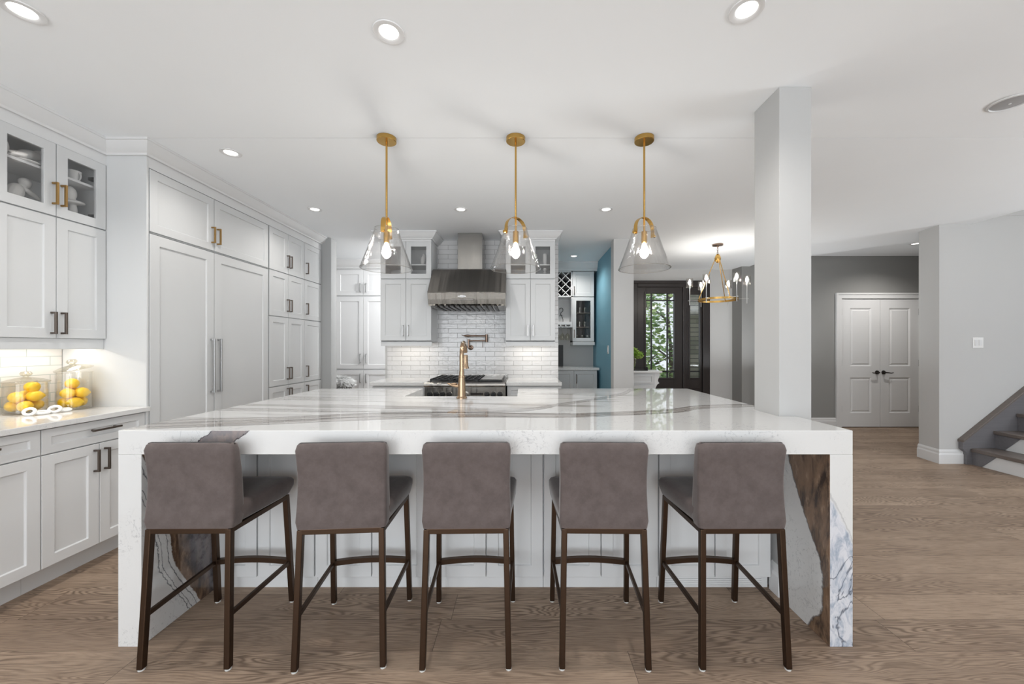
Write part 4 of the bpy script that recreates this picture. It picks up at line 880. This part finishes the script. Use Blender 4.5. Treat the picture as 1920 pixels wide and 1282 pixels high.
# closet double door
cd = bpy.data.objects.new('door_2', None); C.objects.link(cd); cd.location = (5.725, 6.15, 0); cd['kind'] = 'structure'
for s_ in (0, 1):
    x0, x1 = -0.622+s_*0.624, -0.002+s_*0.624
    mb = MB(); b = mb.b
    def q(xa, xb, za, zb, y): return [b.verts.new(p) for p in ((xa, y, za), (xb, y, za), (xb, y, zb), (xa, y, zb))]
    def ring(a, c):
        for i in range(4): mb._face([a[i], a[(i+1) % 4], c[(i+1) % 4], c[i]])
    y = 0.0; st = 0.14; p0, p1 = x0+st, x1-st
    mb.box(x0, p0, y, 0.035, 0.01, 2.055); mb.box(p1, x1, y, 0.035, 0.01, 2.055)
    for za, zb in ((0.01, 0.23), (0.80, 0.98), (1.91, 2.055)): mb.box(p0, p1, y, 0.035, za, zb)
    for za, zb in ((0.23, 0.80), (0.98, 1.91)):
        A = q(p0, p1, za, zb, y); B_ = q(p0+0.022, p1-0.022, za+0.022, zb-0.022, y+0.014); D = q(p0+0.045, p1-0.045, za+0.045, zb-0.045, y+0.004)
        ring(A, B_); ring(B_, D); mb._face(D)
    lf = build('leaf', mb, M['white'], cd)
    hx = x1-0.05 if s_ == 0 else x0+0.05; dr = -1 if s_ == 0 else 1
    build('lever_handle', MB().tube([(hx, 0, 0.88), (hx, -0.012, 0.88), (hx, -0.014, 0.88), (hx, -0.05, 0.88)], [0.033, 0.030, 0.012, 0.010], 18).tube([(hx, -0.05, 0.88), (hx+dr*0.04, -0.052, 0.877), (hx+dr*0.08, -0.05, 0.872), (hx+dr*0.115, -0.048, 0.877)], [0.010, 0.009, 0.007, 0.006], 8), M['blackmetal'], lf, smooth=True)
    for z in (0.3, 1.03, 1.85): build('hinge', MB().box(*( (x0-0.006, x0+0.006) if s_ == 0 else (x1-0.006, x1+0.006)), -0.008, 0.0, z-0.05, z+0.05), M['iron'], lf)
mb = MB()
for s_ in (-1, 1):
    a, b = sorted((s_*0.627, s_*0.690)); mb.box(a, b, -0.020, 0, 0, 2.062); a, b = sorted((s_*0.6905, s_*0.715)); mb.box(a, b, -0.030, 0, 0, 2.150)
mb.box(-0.690, 0.690, -0.020, 0, 2.0625, 2.125); mb.box(-0.690, 0.690, -0.030, 0, 2.1255, 2.150)
build('casing', mb, M['white'], cd)

# ------------------------------------------------------------------ stairs
stc = thing('staircase', 'grey-stained wooden staircase with white risers rising at the right edge', 'staircase', (4.93, 4.25, 0))
NS = 9; run, rise = 0.25, 0.19
top = lambda x: 0.265+0.80*(x+0.10)
mb = MB(); mb.prism([(-0.07, 0.0), (0.10, 0.0), (NS*run, NS*rise-0.32), (NS*run, top(NS*run)), (-0.11, top(-0.11)), (-0.11, 0.17), (-0.07, 0.13)], 'y', -0.045, -0.002)
sg = build('stringer', mb, M['stringer'], stc, bevel=0.003)
mb = MB(); mb.prism([(-0.12, top(-0.12)-0.004), (-0.12, top(-0.12)+0.022), (NS*run, top(NS*run)+0.022), (NS*run, top(NS*run)-0.004)], 'y', -0.062, -0.001); build('cap_rail', mb, M['stair'], sg, bevel=0.003)
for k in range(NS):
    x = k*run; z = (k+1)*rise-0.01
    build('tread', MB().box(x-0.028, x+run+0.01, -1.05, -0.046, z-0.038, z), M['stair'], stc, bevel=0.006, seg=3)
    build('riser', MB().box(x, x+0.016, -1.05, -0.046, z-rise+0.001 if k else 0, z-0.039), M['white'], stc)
    mb = MB(); mb.prism([(-0.046, z-0.039), (-0.046, max(z-rise+0.001, 0)), (-0.13, max(z-rise+0.001, 0)), (-0.26, z-0.039)], 'x', x-0.010, x-0.001); build('riser_shade_wedge', mb, M['stringer'], stc)  # dark wedge standing in for shade at the riser's wall end
sl = bpy.data.lights.new('stairwell_lamp', 'AREA'); sl.energy = LP['stairwell']; sl.size = 1.0; so = bpy.data.objects.new('stairwell_lamp', sl); C.objects.link(so); so.location = (6.2, 3.7, 4.2)  # unseen light added to brighten the stairwell wall

# ------------------------------------------------------------------ foyer console and flowers
cn = thing('console_table', 'white console cabinet with curved corbel end in the foyer', 'console', (1.42, 5.55, 0))
build('top', MB().box(0, 0.60, 0, 0.36, 0.912, 0.94), M['white'], cn, bevel=0.006, seg=3)
build('body', MB().box(0.0, 0.50, 0.03, 0.34, 0.0, 0.911), M['cabinet'], cn, bevel=0.003)
mb = MB(); mb.prism([(0.501, 0.911), (0.575, 0.911), (0.58, 0.87), (0.555, 0.82), (0.55, 0.79), (0.57, 0.76), (0.54, 0.74), (0.52, 0.70), (0.501, 0.60)], 'y', 0.04, 0.10); build('corbel', mb, M['white'], cn, bevel=0.004)
build('drawer', door_mb(0.03, 0.47, 0.76, 0.88, 0.02), M['cabinet'], cn, loc=(0, 0.03, 0)); build('door', door_mb(0.03, 0.47, 0.1, 0.73, 0.05), M['cabinet'], cn, loc=(0, 0.03, 0))
tray = tag(build('tray', MB().box(-0.13, 0.13, -0.08, 0.08, 0.0, 0.008).box(-0.13, -0.12, -0.08, 0.08, 0.008, 0.05).box(0.12, 0.13, -0.08, 0.08, 0.008, 0.05).tube([(-0.12, -0.07, 0.05), (0.12, -0.07, 0.05)], 0.005, 6), M['iron'], loc=(1.70, 5.69, 0.9405)), 'black wire tray under the vase on the foyer console', 'tray')
va = thing('flower_vase', 'clear vase of lime green hydrangea flowers on the foyer console', 'vase', (1.635, 5.70, 0.949))
build('vase', MB().lathe([(0.04, 0.0), (0.045, 0.1), (0.05, 0.18), (0.047, 0.18), (0.042, 0.1), (0.0, 0.01)], n=24), M['lidglass'], va, smooth=True)
def cloud(n, cen, rad, size, seed):
    random.seed(seed); mb = MB(); b = mb.b
    for _ in range(n):
        while True:
            p = Vector([random.uniform(-1, 1) for _ in range(3)])
            if 0.35 < p.length < 1: break
        c = Vector((cen[0]+p.x*rad[0], cen[1]+p.y*rad[1], cen[2]+p.z*rad[2])); R = Matrix.Rotation(random.uniform(0, 2*PI), 3, 'Z') @ Matrix.Rotation(random.uniform(0, PI), 3, 'X')
        s_ = size*random.uniform(0.6, 1.3)
        mb._face([b.verts.new(c+R @ Vector(q)) for q in ((-s_, 0, 0), (0, -s_*0.45, s_*0.1), (s_, 0, 0), (0, s_*0.45, s_*0.1))])
    return mb
for (dx, dy, dz, r) in ((0.0, 0, 0.27, 0.085), (0.085, -0.02, 0.22, 0.075), (-0.08, 0.01, 0.23, 0.075)):
    mbf = cloud(260, (dx, dy, dz), (r, r, r*0.8), 0.018, int(dz*100)); fl = build('flower_head', mbf, M['hydrangea'], va)
    build('stem', MB().tube([(dx*0.2, 0, 0.02), (dx*0.5, 0, 0.15), (dx, dy, dz)], 0.004, 6), M['leaf'], fl)

# ------------------------------------------------------------------ fur stool in the mudroom
fs = thing('fur_stool', 'counter stool topped with white sheepskin in the room beyond the pantry', 'stool', (-2.60, 5.45, 0))
build('seat', MB().lathe([(0.02, 0.68), (0.15, 0.68), (0.16, 0.70), (0.15, 0.72), (0.02, 0.725)], n=24), M['blackmetal'], fs, smooth=True)
mb = MB(); mb.ell((0, 0, 0.78), (0.175, 0.16, 0.065), 24, 14)
random.seed(3)
for v in mb.b.verts: v.co += v.normal*0 + Vector((random.uniform(-1, 1), random.uniform(-1, 1), random.uniform(-1, 1)))*0.012
P0 = [v.co.copy() for v in mb.b.verts]
for p in P0:
    for _ in range(7):
        d = Vector((p.x+random.uniform(-.05, .05), p.y+random.uniform(-.05, .05), (p.z-0.80)*1.5)).normalized(); s0 = p+Vector((random.uniform(-1, 1), random.uniform(-1, 1), random.uniform(-1, 1)))*0.015
        sd = d.orthogonal()*0.006; e = s0+d*random.uniform(0.03, 0.06)+Vector((0, 0, -0.015)); mb._face([mb.b.verts.new(q) for q in (s0-sd, s0+sd, e)])
build('sheepskin', mb, M['fur'], fs)
for sx in (-1, 1):
    for sy in (-1, 1): build('leg', MB().bar((sx*0.15, sy*0.15, 0), (sx*0.11, sy*0.11, 0.69), 0.025), M['blackmetal'], fs)

# ------------------------------------------------------------------ lemon jars
def lemon(x, y, z, rx, rz, lab, grp):
    pr = [(0.0015, -0.042), (0.006, -0.040), (0.010, -0.034), (0.022, -0.025), (0.0295, -0.009), (0.030, 0.004), (0.025, 0.020), (0.013, 0.032), (0.006, 0.038), (0.0015, 0.040)]
    o = build('lemon', MB().lathe([(q*1.08, h_*1.02) for q, h_ in pr], n=20), M['lemon'], smooth=True, angle=80, loc=(x, y, z)); o.rotation_euler = (rx, 0, rz); return tag(o, lab, 'lemon', grp)
def jar(cx, cy, r, hgt, lab, tilt=0):
    t = thing('glass_jar', lab, 'jar', (cx, cy, 0.8955))
    build('jar_body', MB().loft([[(q*math.cos(2*PI*i/40), q*math.sin(2*PI*i/40), z) for i in range(40)] for q, z in ((0.01, 0.0), (r-0.008, 0.0), (r, 0.008), (r, hgt-0.006), (r+0.005, hgt), (r-0.003, hgt), (r-0.004, hgt-0.008), (r-0.004, 0.012), (r-0.012, 0.008), (0.01, 0.008))], cap=True), M['jarglass'], t, smooth=True)
    lid = build('lid', MB().lathe([(r+0.008, 0.0), (r+0.008, 0.004), (r*0.75, 0.016), (r*0.3, 0.026), (0.012, 0.029), (0.012, 0.033), (0.022, 0.040), (0.025, 0.050), (0.018, 0.060), (0.002, 0.062)], n=40), M['lidglass'], t, smooth=True, loc=(0, 0, hgt+0.0015))
    if tilt: lid.rotation_euler = (tilt, -tilt*0.3, 0); lid.location = (0, 0, hgt+0.0015+(r+0.008)*math.sin(tilt)*1.05)
    return t
j1, j2 = (-2.955, 2.285), (-2.845, 2.435)
jar(*j1, 0.088, 0.185, 'shorter lidded glass jar of lemons at the far left of the worktop')
jar(*j2, 0.078, 0.235, 'taller glass jar of lemons with a tilted lid beside the tall cabinet panel', 0.2)
L1 = [(-0.038, -0.030, .045, 1.57, 0.2), (0.038, -0.033, .045, 1.57, 1.0), (0.002, 0.044, .045, 1.57, 1.55), (-0.033, 0.020, .100, 1.57, 0.7), (0.038, 0.012, .101, 1.57, 2.4), (0.0, -0.043, .099, 1.57, 1.5), (0.022, 0.012, .155, 1.57, 0.4)]
for k, (x, y, z, a, b) in enumerate(L1): lemon(j1[0]+x, j1[1]+y, .8955+z, a, b, 'yellow lemon inside the shorter glass jar', 'lemons in the shorter jar')
L2 = [(-0.031, -0.022, .045, 1.57, 0.8), (0.033, -0.024, .045, 1.57, 2.2), (0.0, 0.034, .046, 1.57, 1.57), (-0.030, 0.022, .103, 1.57, 1.3), (0.030, 0.018, .103, 1.57, 2.0), (0.0, -0.033, .103, 1.57, 1.57), (-0.012, 0.0, .162, 1.57, 0.9)]
for k, (x, y, z, a, b) in enumerate(L2): lemon(j2[0]+x, j2[1]+y, .8955+z, a, b, 'yellow lemon inside the taller glass jar', 'lemons in the taller jar')
lk = thing('ceramic_chain', 'white glazed decorative link chain lying before the lemon jars', 'ornament', (-2.80, 2.27, 0.8955))
for k, (x, y, rz, tl) in enumerate(((-0.02, -0.075, 0.2, 1.2), (0.0, -0.03, 1.4, 0.25), (0.01, 0.02, 0.3, 1.1), (0.01, 0.07, 1.5, 0.2))):
    o = build('chain_link', MB().tube([(0.026*math.cos(a), 0.018*math.sin(a), 0) for a in [2*PI*i/20 for i in range(20)]], 0.008, 10, closed=True), M['porcelain'], lk, smooth=True, loc=(x, y, 0.009+0.016*math.sin(tl))); o.rotation_euler = (tl, 0, rz)

# ------------------------------------------------------------------ figurines behind glass
def blob(name, parts, loc, lab, cat='figurine', mat='plaster', vox=0.004, rz=0, k=1.0):
    mb = MB()
    for c, r, a in parts: mb.ell([q*k for q in c], [q*k for q in r], 14, 10, Matrix.Rotation(a, 4, 'X') if a else None)
    o = build(name, mb, M[mat], smooth=True, angle=80); o.location = loc; o.rotation_euler = (0, 0, rz)
    rm = o.modifiers.new('remesh', 'REMESH'); rm.mode = 'VOXEL'; rm.voxel_size = vox; rm.use_smooth_shade = True
    sm = o.modifiers.new('smooth', 'SMOOTH'); sm.iterations = 4
    return tag(o, lab, cat)
GX = -2.90
blob('bird_figurine', [((0, 0, 0.07), (0.035, 0.065, 0.032), 0.25), ((0, 0.05, 0.095), (0.028, 0.03, 0.03), 0), ((0, -0.07, 0.045), (0.014, 0.04, 0.010), 0.4), ((0, 0.085, 0.10), (0.007, 0.02, 0.006), 0), ((0, 0.02, 0.02), (0.006, 0.006, 0.035), 0)], (-2.87, 2.235, 2.336), k=0.95, lab='white bird figurine on the upper shelf behind the left glass door')
blob('bird_figurine', [((0, 0, 0.09), (0.032, 0.032, 0.055), 0.1), ((0, 0.0, 0.14), (0.02, 0.02, 0.03), 0), ((0, 0, 0.02), (0.010, 0.010, 0.03), 0), ((0, 0, 0.003), (0.02, 0.02, 0.005), 0)], (-2.90, 2.135, 2.332), k=0.9, lab='upright white figurine cut by the left edge of the left glass door')
tag(build('saucer', MB().lathe([(0.0, 0), (0.03, 0), (0.055, 0.008), (0.057, 0.012), (0.03, 0.005), (0.0, 0.005)], n=28), M['porcelain'], smooth=True, loc=(-2.83, 2.185, 2.3325)), 'small white dish at the shelf edge in front of the bird figurine', 'dish')
blob('seated_figurine', [((0, 0, 0.02), (0.045, 0.06, 0.018), 0), ((0, -0.02, 0.06), (0.03, 0.028, 0.045), -0.3), ((0, 0.015, 0.115), (0.018, 0.022, 0.022), 0), ((0.01, 0.03, 0.075), (0.010, 0.035, 0.010), -0.5), ((0.0, 0.05, 0.035), (0.02, 0.03, 0.016), 0)], (-2.88, 2.20, 2.081), k=1.35, lab='white seated plaster figurine on the lower shelf behind the left glass door')
tag(build('cup', MB().lathe([(0.02, 0), (0.028, 0.004), (0.034, 0.05), (0.036, 0.075), (0.034, 0.075), (0.030, 0.045), (0.02, 0.01)], n=28).tube([(0.033+0.014*math.sin(a), 0, 0.04+0.02*math.cos(a)) for a in [PI*k/8 for k in range(9)]], 0.004, 8), M['porcelain'], smooth=True, loc=(-2.86, 2.445, 2.3325)), 'white teacup on the upper shelf behind the right glass door', 'cup')
blob('pedestal_figurine', [((0, 0, 0.02), (0.035, 0.035, 0.022), 0), ((0, 0, 0.06), (0.016, 0.016, 0.04), 0), ((0, 0.0, 0.10), (0.035, 0.05, 0.012), 0.1), ((0, -0.01, 0.14), (0.02, 0.024, 0.035), 0)], (-2.87, 2.45, 2.081), k=1.3, lab='white pedestal figurine on the lower shelf behind the right glass door')
# back uppers contents
for x, z, lab in ((-1.22, 2.2685, 'tall white carved vase behind the glass left of the hood'),):
    blob('carved_vase', [((0, 0, 0.07), (0.03, 0.03, 0.06), 0), ((0.008, 0, 0.13), (0.016, 0.016, 0.035), 0), ((0.022, 0, 0.10), (0.012, 0.01, 0.05), 0)], (x, 4.70, z), lab, 'vase')
for k, x in enumerate((-1.26, -1.20, -1.14)):
    tag(build('small_pot', MB().lathe([(0.012, 0), (0.022, 0.015), (0.02, 0.04), (0.010, 0.05), (0.013, 0.065), (0.003, 0.07)], n=16), M['plaster'], smooth=True, loc=(x, 4.66, 2.1085)), 'small white lidded pot on the lower glass shelf left of the hood', 'pot', 'small pots left of the hood')
tag(build('serving_tray', MB().box(-0.09, 0.09, -0.06, 0.06, 0.0, 0.01).box(-0.09, 0.09, -0.06, -0.05, 0.01, 0.05), M['nickel'], loc=(-1.52, 4.68, 2.1085)), 'dark metal tray on the lower glass shelf at the far left of the hood wall', 'tray')
for x in (0.15, 0.27):
    tag(build('candlestick', MB().lathe([(0.035, 0), (0.035, 0.008), (0.012, 0.02), (0.012, 0.07), (0.02, 0.08), (0.010, 0.10), (0.024, 0.115), (0.024, 0.13), (0.018, 0.131), (0.018, 0.14)], n=20), M['plaster'], smooth=True, loc=(x, 4.68, 2.1085)), 'white turned candlestick behind the glass right of the hood', 'candlestick', 'candlesticks right of the hood')
    tag(build('pillar_candle', MB().lathe([(0.026, 0), (0.026, 0.145), (0.022, 0.15), (0.003, 0.148)], n=20), M['porcelain'], smooth=True, loc=(x, 4.68, 2.2695)), 'white pillar candle behind the glass right of the hood', 'candle', 'candles right of the hood')

# ------------------------------------------------------------------ outdoors beyond the front door
g = build('lawn', MB().box(-6, 14, 6.9, 24, -0.4, -0.3), M['soil']); g['kind'] = 'structure'
tag(build('neighbour_wall', MB().box(3.98, 8, 9.6, 9.8, -0.3, 3.0), M['siding']), 'grey-green brick wall seen through the narrow sidelight', 'wall')
def tree(x, y, h, spread, n, lab, seed):
    random.seed(seed); t = thing('tree', lab, 'tree', (x, y, -0.3))
    mb = MB(); mb.tube([(0, 0, 0), (0.05, 0, h*0.3), (-0.06, 0, h*0.6), (0.02, 0, h)], [0.07, 0.055, 0.045, 0.02], 8)
    for k in range(7):
        z = h*random.uniform(0.2, 0.8); a = random.uniform(0, 2*PI); L = spread*random.uniform(0.6, 1.1)
        mb.tube([(0, 0, z), (L*0.5*math.cos(a), L*0.5*math.sin(a), z+0.35), (L*math.cos(a), L*math.sin(a), z+0.5)], [0.035, 0.022, 0.01], 6)
    build('trunk', mb, M['bark'], t, smooth=True)
    build('foliage', cloud(n, (0, 0, h*0.62), (spread, spread*0.8, h*0.5), 0.085, seed), M['leaf'], t)
tree(3.0, 9.6, 3.6, 0.55, 800, 'leafy green tree right outside the front door glass', 11)
tree(4.6, 12.0, 4.2, 1.2, 1700, 'larger green tree standing farther out beyond the front door', 12)
tree(1.9, 13.6, 3.8, 1.3, 1500, 'green tree at the back of the garden beyond the front door', 13)
bush = thing('shrub', 'low green shrub on the ground outside the front door', 'shrub', (2.5, 8.0, -0.3)); build('foliage', cloud(1500, (0, 0, 0.55), (0.7, 0.35, 0.75), 0.06, 5), M['leaf'], bush)
